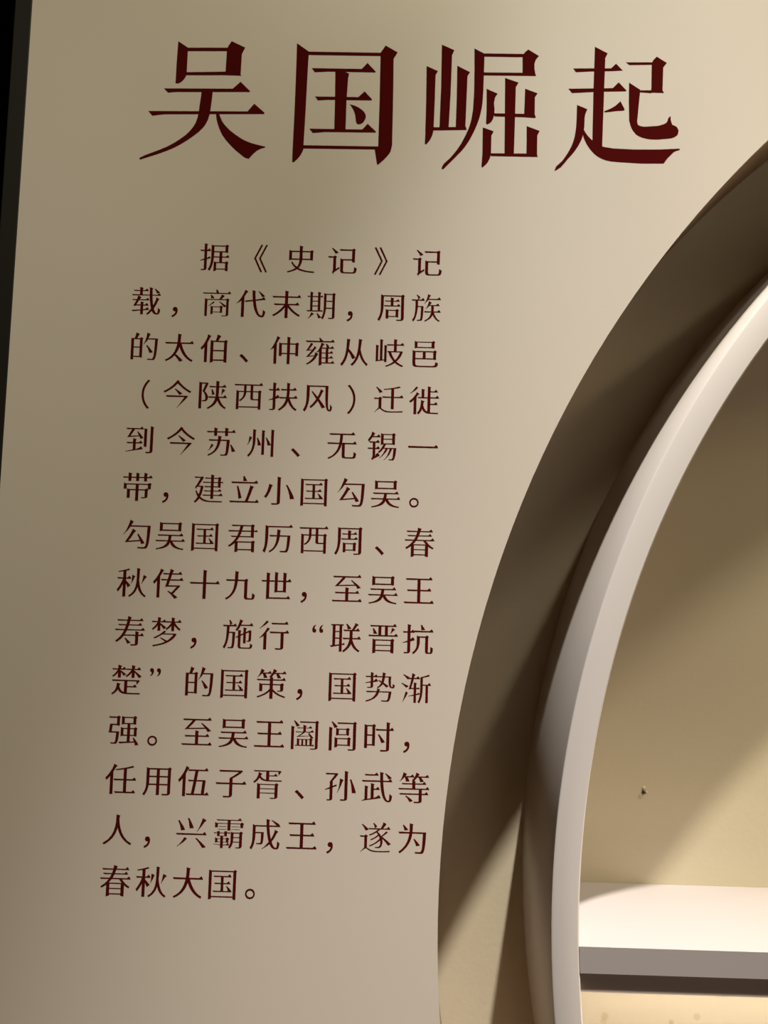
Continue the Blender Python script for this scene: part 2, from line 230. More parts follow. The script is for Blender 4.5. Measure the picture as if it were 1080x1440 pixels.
TEXT = [
 [('据',-185.0,1778.4),('《',-148.8,1778.4),('史',-104.1,1778.4),('记',-65.0,1778.4),('》',-21.9,1778.7),('记',14.5,1778.4)],
 [('载',-247.2,1734.7),('，',-212.4,1734.0),('商',-181.2,1734.7),('代',-149.3,1734.7),('末',-116.0,1734.7),('期',-83.3,1734.7),('，',-49.0,1734.1),('周',-17.6,1734.7),('族',14.4,1734.7)],
 [('的',-246.9,1691.1),('太',-214.2,1691.1),('伯',-181.0,1691.1),('、',-145.0,1691.3),('仲',-116.2,1691.1),('雍',-83.3,1691.1),('从',-51.3,1691.1),('岐',-18.7,1691.1),('邑',13.7,1691.1)],
 [('（',-252.5,1646.6),('今',-213.8,1647.4),('陕',-181.3,1647.4),('西',-147.9,1647.4),('扶',-115.9,1647.4),('风',-84.1,1647.4),('）',-43.3,1646.7),('迁',-18.3,1647.4),('徙',14.4,1647.4)],
 [('到',-246.2,1603.7),('今',-208.4,1603.7),('苏',-171.6,1603.7),('州',-134.4,1603.7),('、',-93.8,1604.3),('无',-60.1,1603.7),('锡',-23.0,1603.7),('一',14.3,1603.7)],
 [('带',-246.3,1560.1),('，',-212.4,1560.1),('建',-181.0,1560.1),('立',-148.0,1560.1),('小',-116.6,1560.1),('国',-84.3,1560.1),('勾',-50.4,1560.1),('吴',-18.6,1560.1),('。',16.2,1560.9)],
 [('勾',-244.6,1516.4),('吴',-213.8,1516.4),('国',-182.3,1516.4),('君',-147.7,1516.4),('历',-115.9,1516.4),('西',-83.1,1516.4),('周',-50.6,1516.4),('、',-14.2,1516.5),('春',13.4,1516.4)],
 [('秋',-246.5,1472.8),('传',-213.7,1472.8),('十',-180.6,1472.8),('九',-148.5,1472.8),('世',-115.4,1472.8),('，',-82.5,1472.9),('至',-51.2,1472.8),('吴',-18.6,1472.8),('王',13.9,1472.8)],
 [('寿',-246.2,1429.1),('梦',-213.4,1429.1),('，',-180.5,1429.1),('施',-148.4,1429.1),('行',-116.0,1429.1),('“',-68.2,1430.7),('联',-51.2,1429.1),('晋',-17.4,1429.1),('抗',14.0,1429.1)],
 [('楚',-247.2,1385.5),('”',-212.9,1387.8),('的',-181.5,1385.5),('国',-149.9,1385.5),('策',-116.6,1385.5),('，',-83.3,1386.2),('国',-52.8,1385.5),('势',-19.0,1385.5),('渐',13.2,1385.5)],
 [('强',-247.2,1341.8),('。',-212.2,1341.1),('至',-181.3,1341.8),('吴',-148.6,1341.8),('王',-116.5,1341.8),('阖',-85.0,1341.8),('闾',-51.2,1341.8),('时',-19.3,1341.8),('，',13.8,1342.7)],
 [('任',-247.5,1298.2),('用',-214.2,1298.2),('伍',-182.4,1298.2),('子',-149.1,1298.2),('胥',-116.5,1298.2),('、',-79.1,1298.3),('孙',-51.8,1298.2),('武',-19.1,1298.2),('等',13.6,1298.2)],
 [('人',-247.8,1254.5),('，',-213.5,1253.8),('兴',-182.3,1254.5),('霸',-149.0,1254.5),('成',-117.1,1254.5),('王',-84.5,1254.5),('，',-51.7,1253.8),('遂',-19.4,1254.5),('为',13.7,1254.5)],
 [('春',-247.4,1210.9),('秋',-215.5,1210.9),('大',-183.4,1210.9),('国',-152.9,1210.9),('。',-119.4,1211.6)],
]
EM = 28.75
GLYPH = {
 '“': [[373,691,333,674,301,649,278,617,264,580,259,538,262,509,271,483,285,463,303,450,326,445,345,448,362,455,375,467,383,484,386,506,384,524,377,539,365,552,351,560,333,565,332,588,334,610,341,631,353,651,373,672], [155,691,115,674,83,649,60,617,46,580,41,538,44,509,53,483,67,463,85,450,108,445,127,448,144,455,157,467,165,484,168,506,166,524,159,539,147,552,133,560,115,565,114,588,116,610,123,631,135,651,155,672]],
 '”': [[272,445,312,462,344,487,367,519,381,556,386,598,383,627,374,653,360,673,342,686,319,691,300,688,283,681,270,669,262,652,259,630,261,612,268,597,280,584,294,576,312,571,313,548,311,526,304,505,292,485,272,464], [54,445,94,462,126,487,149,519,163,556,168,598,165,627,156,653,142,673,124,686,101,691,82,688,65,681,52,669,44,652,41,630,43,612,50,597,62,584,76,576,94,571,95,548,93,526,86,505,74,485,54,464]],
 '、': [[273,-56,341,2,313,34,282,68,249,102,216,135,182,167,149,197,117,224,52,167,83,141,116,111,149,80,182,47,214,13,244,-22]],
 '。': [[194,244,146,236,105,215,72,182,50,140,42,92,50,43,72,1,105,-32,146,-53,194,-61,243,-53,285,-32,318,1,339,43,347,92,339,140,318,182,285,215,243,236], [194,-10,162,-5,135,9,113,31,98,60,93,92,98,124,113,151,135,173,162,188,194,193,226,188,255,173,277,151,291,124,296,92,291,60,277,31,255,9,226,-5]],
 '《': [[806,-68,590,380,806,828,751,846,529,380,751,-86], [963,-68,748,380,963,828,909,846,687,380,909,-86]],
 '》': [[194,-68,248,-86,470,380,248,846,194,828,409,380], [36,-68,90,-86,312,380,90,846,36,828,251,380]],
 '一': [[22,418,48,362,982,366,978,402,930,472,862,414]],
 '世': [[447,842,447,573,285,573,285,756,305,788,187,820,187,573,29,577,55,530,187,534,187,-22,247,-2,944,2,940,29,892,99,824,41,285,41,285,534,447,534,447,193,507,213,749,217,761,201,811,207,811,534,972,534,968,561,920,631,852,573,811,573,811,767,831,799,713,831,713,573,542,573,542,778,562,810], [713,534,713,252,542,252,542,534]],
 '为': [[186,780,205,751,218,719,227,687,235,657,245,630,356,646,337,673,310,703,279,735,247,767,219,795], [521,369,548,330,568,287,585,245,599,204,614,169,723,190,700,225,667,264,628,306,589,347,554,384], [401,845,401,720,396,582,60,586,86,537,392,541,379,463,359,381,331,298,290,216,235,135,163,59,71,-11,81,-19,88,-28,95,-38,101,-49,109,-59,209,17,292,100,358,187,409,276,447,366,473,455,488,541,812,541,806,407,801,294,796,202,790,129,783,75,774,38,763,17,751,4,736,-8,717,-12,699,-12,675,-12,646,-11,611,-10,572,-7,579,-17,580,-25,579,-31,578,-38,577,-50,615,-51,653,-53,690,-54,721,-54,746,-52,767,-51,785,-50,801,-48,816,-41,830,-27,846,-1,860,39,873,97,884,175,894,276,903,403,910,560,910,582,493,582,497,719,497,781,517,813]],
 '九': [[58,571,84,521,337,525,327,428,312,335,288,247,254,166,205,92,139,28,53,-24,62,-33,68,-42,72,-51,76,-61,82,-71,177,-13,254,57,316,136,364,224,398,319,422,419,435,525,643,525,643,51,647,5,660,-24,683,-40,714,-47,756,-48,875,-48,914,-46,944,-36,965,-12,978,32,986,102,970,108,950,119,929,131,910,144,896,155,894,91,893,44,890,13,883,-4,869,-9,767,-9,746,-1,741,19,741,50,741,525,763,557,701,603,649,567,438,567,444,772,464,804,343,836,339,567]],
 '人': [[447,844,446,736,442,623,425,491,388,351,320,212,214,85,62,-20,73,-29,80,-38,85,-47,90,-57,97,-67,194,-8,276,56,345,126,400,200,445,278,478,360,503,445,528,364,563,283,608,204,665,128,735,57,820,-7,919,-63,925,-51,928,-41,931,-32,937,-23,946,-14,813,68,714,174,644,292,597,412,568,525,552,621,544,689,551,780,571,812]],
 '今': [[409,543,447,509,483,469,515,428,544,389,570,357,661,398,627,427,580,461,527,497,475,532,430,563], [139,335,165,285,735,289,704,245,672,196,639,143,605,88,571,34,535,-17,499,-62,509,-67,557,-12,609,45,663,102,716,158,766,212,813,264,852,314,804,337,789,332], [487,838,440,774,388,712,330,654,267,600,200,551,128,507,52,469,63,459,69,449,73,439,78,428,83,416,149,451,214,490,278,532,340,577,399,625,454,677,503,731,554,679,609,628,669,579,731,534,794,492,855,455,914,424,921,436,926,446,931,457,937,466,947,476,886,506,824,544,762,586,703,633,646,682,594,733,548,784,561,803]],
 '从': [[253,824,246,647,236,506,220,377,196,260,162,154,115,61,53,-20,66,-29,80,-40,93,-52,105,-63,114,-72,155,-18,191,39,223,101,251,168,274,239,293,316,309,398,343,347,373,295,398,244,421,196,440,154,540,200,520,236,494,276,463,318,428,362,392,406,357,449,323,489,328,530,333,572,337,615,340,658,343,703,346,749,349,756,369,788], [638,825,628,643,614,500,593,369,563,253,521,149,463,58,387,-19,399,-28,412,-38,423,-48,434,-58,443,-67,487,-22,527,24,562,73,593,125,620,182,644,245,664,314,685,252,710,192,740,135,774,81,814,30,858,-18,908,-61,915,-48,921,-35,928,-22,935,-11,944,-2,884,49,835,112,795,182,763,258,737,336,717,414,701,488,707,531,712,572,717,614,722,657,726,701,729,748,733,757,753,789]],
 '代': [[737,787,769,754,796,717,820,679,841,643,861,612,957,637,929,667,890,701,846,737,801,772,761,803], [539,833,542,746,545,685,550,625,555,566,560,510,305,483,337,437,564,471,584,343,611,230,645,133,687,54,736,-6,794,-45,861,-62,892,-60,920,-47,946,-16,967,40,982,126,970,134,952,146,933,161,915,176,903,187,897,123,890,68,882,27,871,1,856,-8,813,9,776,48,744,106,716,182,693,272,673,373,657,484,974,522,964,548,916,618,848,560,653,522,648,576,643,632,639,689,636,748,633,769,653,801], [302,842,272,749,239,680,203,611,164,546,123,484,78,430,30,383,35,372,65,394,97,413,130,431,161,453,189,482,189,-61,286,-61,286,616,309,652,330,685,348,718,366,753,384,752,404,784]],
 '仲': [[251,851,228,761,203,693,175,626,145,562,113,502,78,448,40,401,45,391,66,407,89,419,112,429,135,443,154,463,154,-62,246,-62,246,610,267,650,286,687,303,723,319,760,335,762,355,794], [582,836,582,617,382,617,320,643,320,200,412,200,412,263,582,263,582,-62,676,-62,676,263,852,263,852,206,946,206,946,575,968,607,906,653,854,617,676,617,676,772,696,804], [412,299,412,580,582,580,582,299], [852,299,676,299,676,580,852,580]],
 '任': [[321,18,347,-28,966,-24,962,2,914,72,846,14,687,14,687,357,982,357,978,383,930,453,862,395,687,395,687,709,738,719,784,729,827,739,867,750,908,763,872,803,813,784,745,765,669,747,588,731,505,715,421,701,339,690,344,678,345,671,347,658,395,664,443,670,493,677,542,684,591,692,591,395,282,399,308,353,591,357,591,14], [284,852,255,762,224,697,189,635,152,577,113,522,70,472,25,427,34,415,42,399,50,383,57,368,62,356,86,378,109,401,131,424,153,449,176,478,176,-63,270,-63,270,614,293,653,314,688,333,724,350,761,368,762,388,794]],
 '伍': [[276,20,302,-25,983,-21,979,4,931,74,863,16,837,16,844,75,850,137,857,199,863,261,869,320,873,376,877,427,810,435,802,431,602,430,643,707,951,707,947,731,899,801,831,743,321,747,347,703,547,707,506,430,329,434,355,389,500,393,491,337,482,280,471,222,461,165,451,110,441,60,432,16], [595,393,780,393,742,16,529,16], [260,850,235,761,206,697,175,636,141,578,105,524,66,474,25,429,33,416,41,400,48,384,54,368,59,356,81,379,102,401,122,423,143,448,163,476,163,-63,256,-63,256,622,277,659,295,693,311,726,327,761,343,760,363,792]],
 '传': [[254,848,229,760,201,697,170,637,136,580,100,527,61,478,20,434,28,422,36,406,43,390,49,375,54,362,74,382,94,402,112,422,131,444,150,469,150,-61,242,-61,242,608,265,647,285,684,303,720,320,758,338,759,358,791], [490,136,530,108,568,76,604,41,638,5,669,-30,697,-62,722,-89,813,-47,792,-28,764,-5,732,19,699,43,670,64,892,311,849,337,827,328,516,328,562,481,976,481,972,506,924,576,856,518,573,518,615,671,930,671,926,695,878,765,810,707,625,707,651,768,671,800,561,844,532,707,326,711,352,667,522,671,480,518,269,522,295,477,469,481,409,268,469,288,786,292,615,101,512,154]],
 '伯': [[571,851,563,792,553,754,541,715,529,677,515,641,418,641,356,667,356,-85,416,-65,450,-61,450,-14,794,-14,794,-55,830,-55,842,-71,892,-65,892,599,914,631,852,677,800,641,606,641,672,768,692,800], [450,299,794,299,794,26,450,26], [450,338,450,604,794,604,794,338], [265,848,242,752,216,683,188,617,156,556,121,499,82,447,38,400,47,389,55,374,63,359,70,345,75,333,94,352,111,370,127,387,144,407,161,429,161,-65,256,-65,256,580,279,625,300,667,318,709,336,754,352,763,372,795]],
 '兴': [[31,345,57,300,969,304,965,329,917,399,849,341], [637,197,675,159,712,118,745,76,777,33,806,-8,833,-45,858,-78,965,-56,934,-23,895,15,851,55,804,96,756,137,711,177,669,214], [294,223,270,184,244,143,215,101,183,60,148,20,111,-15,70,-46,78,-55,123,-24,170,7,217,40,263,75,306,112,345,151,378,192], [80,717,104,677,124,634,140,590,153,547,164,504,175,464,185,428,306,445,290,481,268,521,241,563,211,607,180,650,148,693,119,733], [376,793,395,751,409,708,419,664,426,620,432,577,437,536,443,499,567,506,556,544,539,585,518,630,494,675,468,721,443,765,419,808], [837,810,816,732,795,676,774,618,752,560,728,505,702,453,672,407,684,403,717,447,753,493,792,543,830,595,868,648,902,703,933,719,953,751]],
 '到': [[631,761,631,165,721,165,721,697,741,729], [829,831,829,37,830,20,828,5,818,-2,693,-1,698,-11,700,-18,700,-24,700,-32,702,-42,744,-42,782,-42,816,-41,844,-38,866,-32,883,-24,899,-16,911,-4,919,13,922,37,922,767,942,799], [51,8,54,-4,600,85,594,107,546,177,478,119,375,79,375,268,587,268,583,289,535,359,467,301,375,301,375,368,395,400,284,432,284,301,75,305,101,264,284,268,284,64], [94,462,106,466,126,469,157,472,204,476,271,481,362,489,480,500,509,415,611,442,586,480,550,524,508,570,465,617,428,660,398,643,464,527,184,503,212,540,243,585,274,634,304,682,328,725,607,725,603,745,555,815,487,757,49,761,75,721,232,725,211,682,191,640,171,602,154,572,142,554,124,523,107,491,91,474]],
 '势': [[208,845,208,723,46,727,72,690,208,694,208,558,41,520,43,509,208,527,208,420,208,406,206,392,197,386,104,387,109,376,108,373,108,362,145,361,177,361,204,361,226,364,243,369,258,374,271,380,281,388,287,401,289,420,289,541,437,564,432,583,384,653,316,595,289,571,289,694,431,694,427,711,379,781,311,723,289,723,289,781,309,813], [417,331,403,261,73,265,99,228,396,232,375,186,349,141,315,97,272,57,217,21,149,-8,65,-30,71,-38,73,-44,73,-49,73,-55,75,-65,171,-39,253,-6,322,31,378,74,423,122,457,175,482,232,777,232,770,160,763,100,755,52,746,19,734,1,722,-9,706,-18,686,-22,549,-17,554,-25,554,-29,552,-32,549,-36,548,-46,587,-48,624,-49,659,-50,688,-50,711,-49,731,-49,747,-49,761,-48,774,-44,786,-35,805,-11,823,25,839,78,854,151,866,246,867,261,492,261,506,331,406,338,447,361,491,389,534,421,569,454,594,487,702,383,774,426,750,443,719,463,685,484,649,506,616,527,625,555,633,589,642,626,648,663,653,697,764,697,764,615,768,543,776,482,789,433,809,398,838,376,876,368,905,368,929,370,947,382,959,409,966,457,944,466,919,482,899,497,897,461,896,434,893,413,888,401,879,397,864,403,853,423,846,457,843,503,842,563,843,637,845,723,656,723,660,781,680,813,578,845,574,723,417,727,443,693,573,697,569,672,565,644,560,616,554,589,549,568,460,610,447,593,537,527,520,496,502,465,480,437,452,411,417,391,428,374,436,351,444,331]],
 '勾': [[140,132,155,137,179,140,218,143,276,148,360,155,474,166,624,181,653,89,763,117,743,152,717,192,686,235,652,281,618,327,585,372,556,414,521,395,606,216,246,179,277,220,309,264,341,311,372,360,402,410,431,461,457,472,477,504,364,569,340,489,314,436,288,385,263,340,240,302,220,271,206,250,190,225,176,198,162,172,149,153,136,144], [280,851,255,757,231,687,205,618,177,552,146,490,112,434,72,385,82,378,109,408,140,441,173,476,206,513,238,552,267,592,292,634,835,634,829,478,824,346,818,237,811,151,803,86,791,42,776,17,762,4,744,-7,723,-12,700,-12,669,-12,631,-11,587,-9,537,-5,544,-16,546,-24,545,-31,543,-39,543,-49,587,-52,633,-54,676,-55,715,-56,745,-54,770,-53,791,-51,810,-48,827,-39,843,-23,863,7,879,53,894,119,906,209,917,324,926,470,934,648,935,673,311,673,369,761,389,793]],
 '十': [[451,846,451,449,33,453,59,402,451,406,451,-63,552,-63,552,406,974,406,970,437,922,507,854,449,552,449,552,782,572,814]],
 '历': [[167,774,105,800,105,472,105,405,104,334,101,260,94,187,82,114,64,44,36,-22,49,-29,65,-41,81,-54,96,-66,107,-76,137,-5,160,73,177,155,189,238,196,320,200,399,201,472,201,737,969,737,965,762,917,832,849,774], [484,674,477,484,233,488,259,443,474,447,464,364,451,284,431,209,401,139,359,76,303,21,230,-25,238,-32,242,-40,246,-48,249,-57,253,-67,336,-16,404,44,458,112,501,187,533,268,556,355,570,447,809,447,803,338,798,247,793,172,788,112,781,67,772,36,761,19,750,6,735,-5,717,-10,700,-10,676,-9,647,-8,613,-7,577,-4,582,-14,584,-20,584,-26,583,-33,582,-43,619,-45,657,-47,691,-48,721,-47,745,-46,765,-45,782,-45,797,-43,810,-38,823,-26,838,-4,852,31,865,80,877,146,887,230,896,336,904,465,905,484,573,484,580,610,600,642]],
 '史': [[206,627,453,627,453,406,206,406], [550,627,798,627,798,406,550,406], [230,300,188,284,212,235,238,192,266,154,297,119,332,88,292,63,246,38,192,14,130,-8,59,-26,66,-35,69,-43,71,-50,73,-58,76,-67,133,-53,185,-37,234,-21,279,-4,319,15,356,35,387,55,447,24,514,0,588,-20,668,-35,753,-46,845,-55,941,-62,943,-49,942,-40,941,-33,943,-26,949,-17,856,-12,770,-4,691,7,618,22,551,41,490,63,433,90,471,139,502,194,525,252,541,311,549,368,832,368,844,352,894,358,894,623,916,655,854,701,802,665,550,665,550,779,570,811,453,843,453,665,175,665,113,691,113,344,173,364,452,368,448,320,441,270,428,220,407,173,376,132,342,159,311,188,281,221,254,257]],
 '君': [[32,609,58,567,371,571,362,545,351,514,339,483,326,453,315,428,126,432,152,393,302,397,275,353,245,309,213,266,177,226,138,188,95,154,48,125,55,117,61,108,65,99,69,89,75,79,116,102,154,124,190,148,223,175,254,205,254,-89,314,-69,350,-65,350,-16,776,-16,776,-63,813,-63,825,-79,875,-73,875,217,897,249,835,295,783,259,304,259,321,283,341,311,361,342,379,372,394,397,788,397,800,381,850,387,850,571,971,571,949,625,850,605,850,735,872,767,810,813,758,777,138,781,164,741,412,745,381,605], [350,17,350,226,776,226,776,17], [754,571,754,428,409,428,420,453,432,483,445,515,456,545,465,571], [754,605,475,605,511,745,754,745]],
 '吴': [[248,745,744,745,744,567,248,567], [216,779,154,805,154,508,214,528,779,532,791,516,841,522,841,737,863,769,801,815,749,779], [96,409,122,368,448,372,427,229,33,233,59,193,420,197,397,152,368,110,329,72,281,37,220,8,145,-16,55,-33,61,-41,63,-46,63,-51,64,-58,66,-66,171,-48,259,-28,332,-4,392,25,439,61,475,105,501,160,532,98,572,50,622,13,683,-16,753,-37,833,-52,925,-65,927,-54,926,-47,925,-41,926,-35,933,-27,852,-16,782,3,723,30,674,63,633,102,599,147,571,197,967,197,963,217,915,287,847,229,522,229,543,372,911,372,907,393,859,463,791,405]],
 '周': [[200,775,138,801,138,468,138,399,137,327,132,253,122,179,104,107,77,37,39,-29,50,-36,62,-48,74,-61,85,-74,94,-85,138,-14,171,63,196,145,213,229,224,313,230,393,232,468,232,739,795,739,795,15,795,-3,793,-19,781,-26,766,-26,744,-27,714,-27,680,-27,642,-25,647,-35,648,-41,648,-46,648,-53,649,-62,699,-62,743,-62,779,-61,809,-59,831,-53,850,-46,866,-38,879,-26,887,-9,890,15,890,733,912,765,850,811,798,775], [457,709,457,598,266,602,292,568,457,572,457,440,241,444,267,408,775,412,771,428,723,498,655,440,549,440,549,572,750,572,746,586,698,656,630,598,549,598,549,645,569,677], [364,294,302,320,302,9,391,9,391,65,649,65,661,49,711,55,711,252,733,284,671,330,619,294], [391,267,621,267,621,91,391,91]],
 '商': [[298,634,307,612,309,590,309,569,310,549,315,530,420,536,408,555,391,577,370,601,350,624,334,646], [579,415,618,383,655,346,690,308,722,273,750,244,825,278,790,305,743,336,690,369,639,402,594,431], [390,428,361,397,331,364,298,332,263,302,228,277,233,266,273,291,317,317,360,344,401,373,436,407], [650,668,638,618,624,589,607,559,590,530,573,504,174,504,112,530,112,-59,196,-59,196,478,810,478,810,4,810,-13,806,-28,794,-35,669,-35,673,-44,671,-46,671,-55,719,-55,759,-56,793,-55,820,-53,841,-48,858,-43,871,-37,882,-29,889,-16,891,3,891,462,913,494,851,540,799,504,645,504,729,586,749,618], [370,258,308,284,308,-4,368,16,384,20,384,68,626,68,638,52,688,58,688,216,710,248,648,294,596,258], [384,240,613,240,613,85,384,85], [464,813,485,713,43,717,69,682,958,686,954,701,906,771,838,713,572,713,505,824]],
 '国': [[617,319,635,297,647,273,656,249,664,226,674,205,759,217,742,237,718,261,690,285,661,308,636,329], [210,181,236,147,795,151,791,165,743,235,675,177,536,177,536,384,750,384,746,399,698,469,630,411,536,411,536,592,774,592,770,609,722,679,654,621,224,625,250,588,453,592,453,411,252,415,278,380,453,384,453,177], [142,776,80,802,80,-85,140,-65,168,-61,168,-11,829,-11,829,-61,858,-61,870,-77,920,-71,920,734,942,766,880,812,828,776], [168,21,168,744,829,744,829,21]],
 '大': [[451,846,450,772,449,718,446,660,441,599,434,536,40,540,66,489,428,493,408,410,381,327,346,245,298,166,237,94,159,31,62,-22,72,-31,78,-40,82,-48,86,-58,91,-68,188,-18,271,38,340,99,397,165,442,236,477,311,503,392,540,299,584,217,635,144,693,79,759,23,831,-26,911,-69,917,-57,922,-45,927,-35,933,-25,942,-15,864,27,795,82,735,149,682,226,637,310,598,399,566,493,964,493,960,524,912,594,844,536,533,536,541,598,546,659,549,717,551,771,552,782,572,814]],
 '太': [[449,846,448,775,447,724,445,670,442,615,436,557,39,561,65,511,431,515,412,428,387,341,352,255,304,173,241,97,160,31,57,-24,67,-33,73,-42,76,-50,80,-60,85,-70,134,-47,180,-22,224,4,264,32,301,61,334,93,363,126,403,87,440,44,474,0,503,-41,528,-77,632,-40,601,-3,557,39,508,83,458,126,412,164,382,151,408,189,431,226,452,262,470,298,485,336,498,375,509,416,546,317,590,229,641,151,700,83,767,23,841,-29,923,-73,929,-61,933,-49,938,-39,944,-29,953,-20,873,25,802,83,741,153,688,233,643,322,604,416,572,515,966,515,962,545,914,615,846,557,536,557,541,614,545,670,547,723,549,774,550,782,570,814]],
 '子': [[455,522,455,378,29,382,55,333,455,337,455,20,455,2,452,-14,439,-21,420,-22,392,-22,356,-22,313,-21,266,-19,272,-30,274,-38,276,-44,277,-52,280,-63,335,-63,383,-62,425,-61,460,-58,487,-52,509,-45,527,-36,541,-24,550,-6,553,19,553,337,975,337,971,366,923,436,855,378,553,378,553,519,602,545,649,572,696,601,741,631,785,663,826,696,865,731,822,763,801,756,129,759,155,711,747,715,697,676,637,633,573,590,510,551]],
 '孙': [[795,579,814,522,829,463,840,403,849,343,856,285,862,230,868,179,990,182,979,233,961,289,940,349,915,411,889,473,863,534,839,593], [633,841,633,17,634,1,633,-13,623,-20,504,-19,508,-29,511,-36,512,-42,513,-49,514,-58,555,-58,592,-58,625,-57,652,-55,673,-50,690,-42,705,-34,717,-23,725,-6,728,18,728,777,748,809], [490,609,481,522,473,458,465,396,455,336,443,280,427,229,405,183,416,177,441,224,467,273,494,326,520,382,544,442,565,505,581,531,601,563], [31,269,34,257,178,294,178,3,179,-11,179,-24,173,-30,91,-29,97,-41,97,-48,98,-60,129,-60,158,-61,182,-60,204,-58,221,-53,236,-47,249,-40,259,-30,266,-17,268,2,268,331,396,385,387,425,268,378,268,534,304,572,339,612,372,653,403,696,432,741,392,769,373,763,43,766,69,723,331,727,305,686,274,639,240,592,208,549,178,515,178,343]],
 '寿': [[342,158,368,127,389,92,406,56,422,23,437,-6,541,22,517,49,483,81,444,114,405,147,371,176], [427,852,413,737,90,741,116,702,408,706,381,590,129,594,155,557,373,561,332,440,31,444,57,404,320,408,292,353,262,299,229,248,193,200,153,156,107,116,56,82,66,73,75,63,82,53,89,43,96,34,135,61,172,86,206,112,238,140,267,170,295,203,321,241,321,240,679,240,679,12,680,-3,679,-17,669,-23,655,-23,634,-24,607,-24,575,-24,538,-22,543,-32,545,-39,546,-44,546,-51,548,-61,592,-61,632,-62,667,-61,696,-58,718,-53,737,-46,752,-38,765,-27,772,-11,775,11,775,240,945,240,941,261,893,331,825,273,775,273,775,321,795,353,679,385,679,273,343,273,414,408,970,408,966,428,918,498,850,440,427,440,467,561,876,561,872,578,824,648,756,590,476,590,503,706,915,706,911,725,863,795,795,737,510,737,523,776,543,808]],
 '小': [[454,833,454,24,454,4,450,-13,437,-20,419,-21,392,-21,358,-21,319,-21,276,-19,281,-30,284,-38,285,-44,286,-52,288,-63,342,-63,389,-63,430,-62,463,-58,489,-52,510,-45,528,-36,542,-23,552,-4,555,24,555,769,575,801], [727,565,761,501,789,434,812,367,831,300,847,236,860,175,871,121,1001,137,985,192,959,253,927,318,889,385,849,452,808,518,769,581], [190,600,179,518,165,459,149,401,130,343,106,288,77,236,42,188,55,181,69,172,83,162,96,153,107,144,144,194,177,249,207,308,233,369,256,432,275,496,291,520,311,552]],
 '岐': [[639,847,639,670,405,674,431,632,639,636,639,447,428,447,428,414,482,396,475,377,491,332,511,289,532,250,556,212,582,177,609,142,637,109,589,73,539,41,487,12,433,-11,376,-29,382,-37,384,-44,385,-50,385,-58,388,-68,432,-54,476,-39,520,-22,562,-3,603,18,643,42,680,69,722,35,768,4,819,-22,872,-45,926,-66,931,-55,934,-47,937,-40,941,-32,949,-23,898,-5,852,19,809,47,769,77,730,110,767,147,801,186,834,228,864,272,890,321,913,374,931,433,884,451,869,447,732,447,732,636,970,636,966,658,918,728,850,670,732,670,732,783,752,815], [551,414,836,414,814,357,788,301,758,247,724,198,687,156,653,199,622,249,595,303,571,359], [59,154,59,105,331,142,331,85,409,85,409,585,429,617,331,649,331,170,275,163,275,773,295,805,192,837,192,153,138,146,138,585,158,617,59,649]],
 '州': [[230,828,230,513,230,433,227,353,218,274,201,195,173,120,130,48,69,-19,79,-28,87,-38,94,-49,100,-60,107,-71,175,3,227,81,265,163,291,248,307,336,315,424,317,513,317,764,337,796], [516,806,516,8,602,8,602,742,622,774], [814,831,814,-49,901,-49,901,767,921,799], [116,601,108,524,103,469,95,416,82,366,61,321,72,316,99,360,127,406,153,454,174,504,189,517,209,549], [354,544,370,494,379,443,384,393,387,346,390,303,500,313,488,355,468,403,442,455,415,507,390,558], [638,552,662,503,678,451,689,400,698,351,707,308,813,326,797,368,769,417,736,468,702,519,670,567]],
 '带': [[130,487,68,513,68,318,161,318,161,456,448,456,448,309,239,309,177,335,177,27,272,27,272,276,448,276,448,-63,545,-63,545,276,744,276,744,91,745,77,745,64,738,58,632,59,637,50,638,45,638,41,637,36,638,27,677,27,712,26,743,27,768,29,788,35,805,41,819,47,830,57,837,71,840,90,840,267,862,299,800,345,748,309,545,309,545,456,837,456,837,318,934,318,934,445,956,477,894,523,842,487], [706,842,706,704,545,704,545,778,565,810,450,842,450,704,299,704,299,778,319,810,204,842,204,704,29,708,55,668,204,672,204,570,299,570,299,672,450,672,450,572,545,572,545,672,706,672,706,567,800,567,800,672,973,672,969,692,921,762,853,704,800,704,800,778,820,810]],
 '建': [[372,742,398,708,571,712,571,603,308,607,334,574,571,578,571,466,365,470,391,435,571,439,571,328,357,332,383,301,571,305,571,192,315,196,341,162,571,166,571,66,662,66,662,166,959,166,955,180,907,250,839,192,662,192,662,305,921,305,917,316,869,386,801,328,662,328,662,439,824,439,836,423,886,429,886,578,967,578,945,623,886,603,886,696,908,728,846,774,794,738,662,738,662,783,682,815,571,847,571,738], [662,578,799,578,799,466,662,466], [662,603,662,712,799,712,799,603], [107,351,113,378,127,417,143,442,251,442,243,389,234,338,223,289,211,243,196,201,181,224,166,245,153,268,140,294,129,327,90,312,104,267,117,227,130,192,146,160,166,129,146,91,126,56,105,24,81,-4,52,-28,61,-36,68,-45,75,-55,82,-65,88,-74,117,-51,146,-25,174,3,200,35,223,71,270,34,322,6,378,-14,439,-27,506,-34,577,-37,653,-38,946,-38,947,-28,946,-22,946,-17,947,-11,952,-3,654,-4,584,-2,517,4,456,16,398,33,345,56,296,87,252,124,269,165,285,208,300,253,313,301,325,352,334,407,342,465,291,476,279,475,183,475,205,509,228,545,251,583,274,623,297,664,318,705,339,747,293,777,258,761,42,765,68,724,239,728,213,674,187,622,163,576,142,539,128,516,116,496,105,476,95,459,84,446,74,440]],
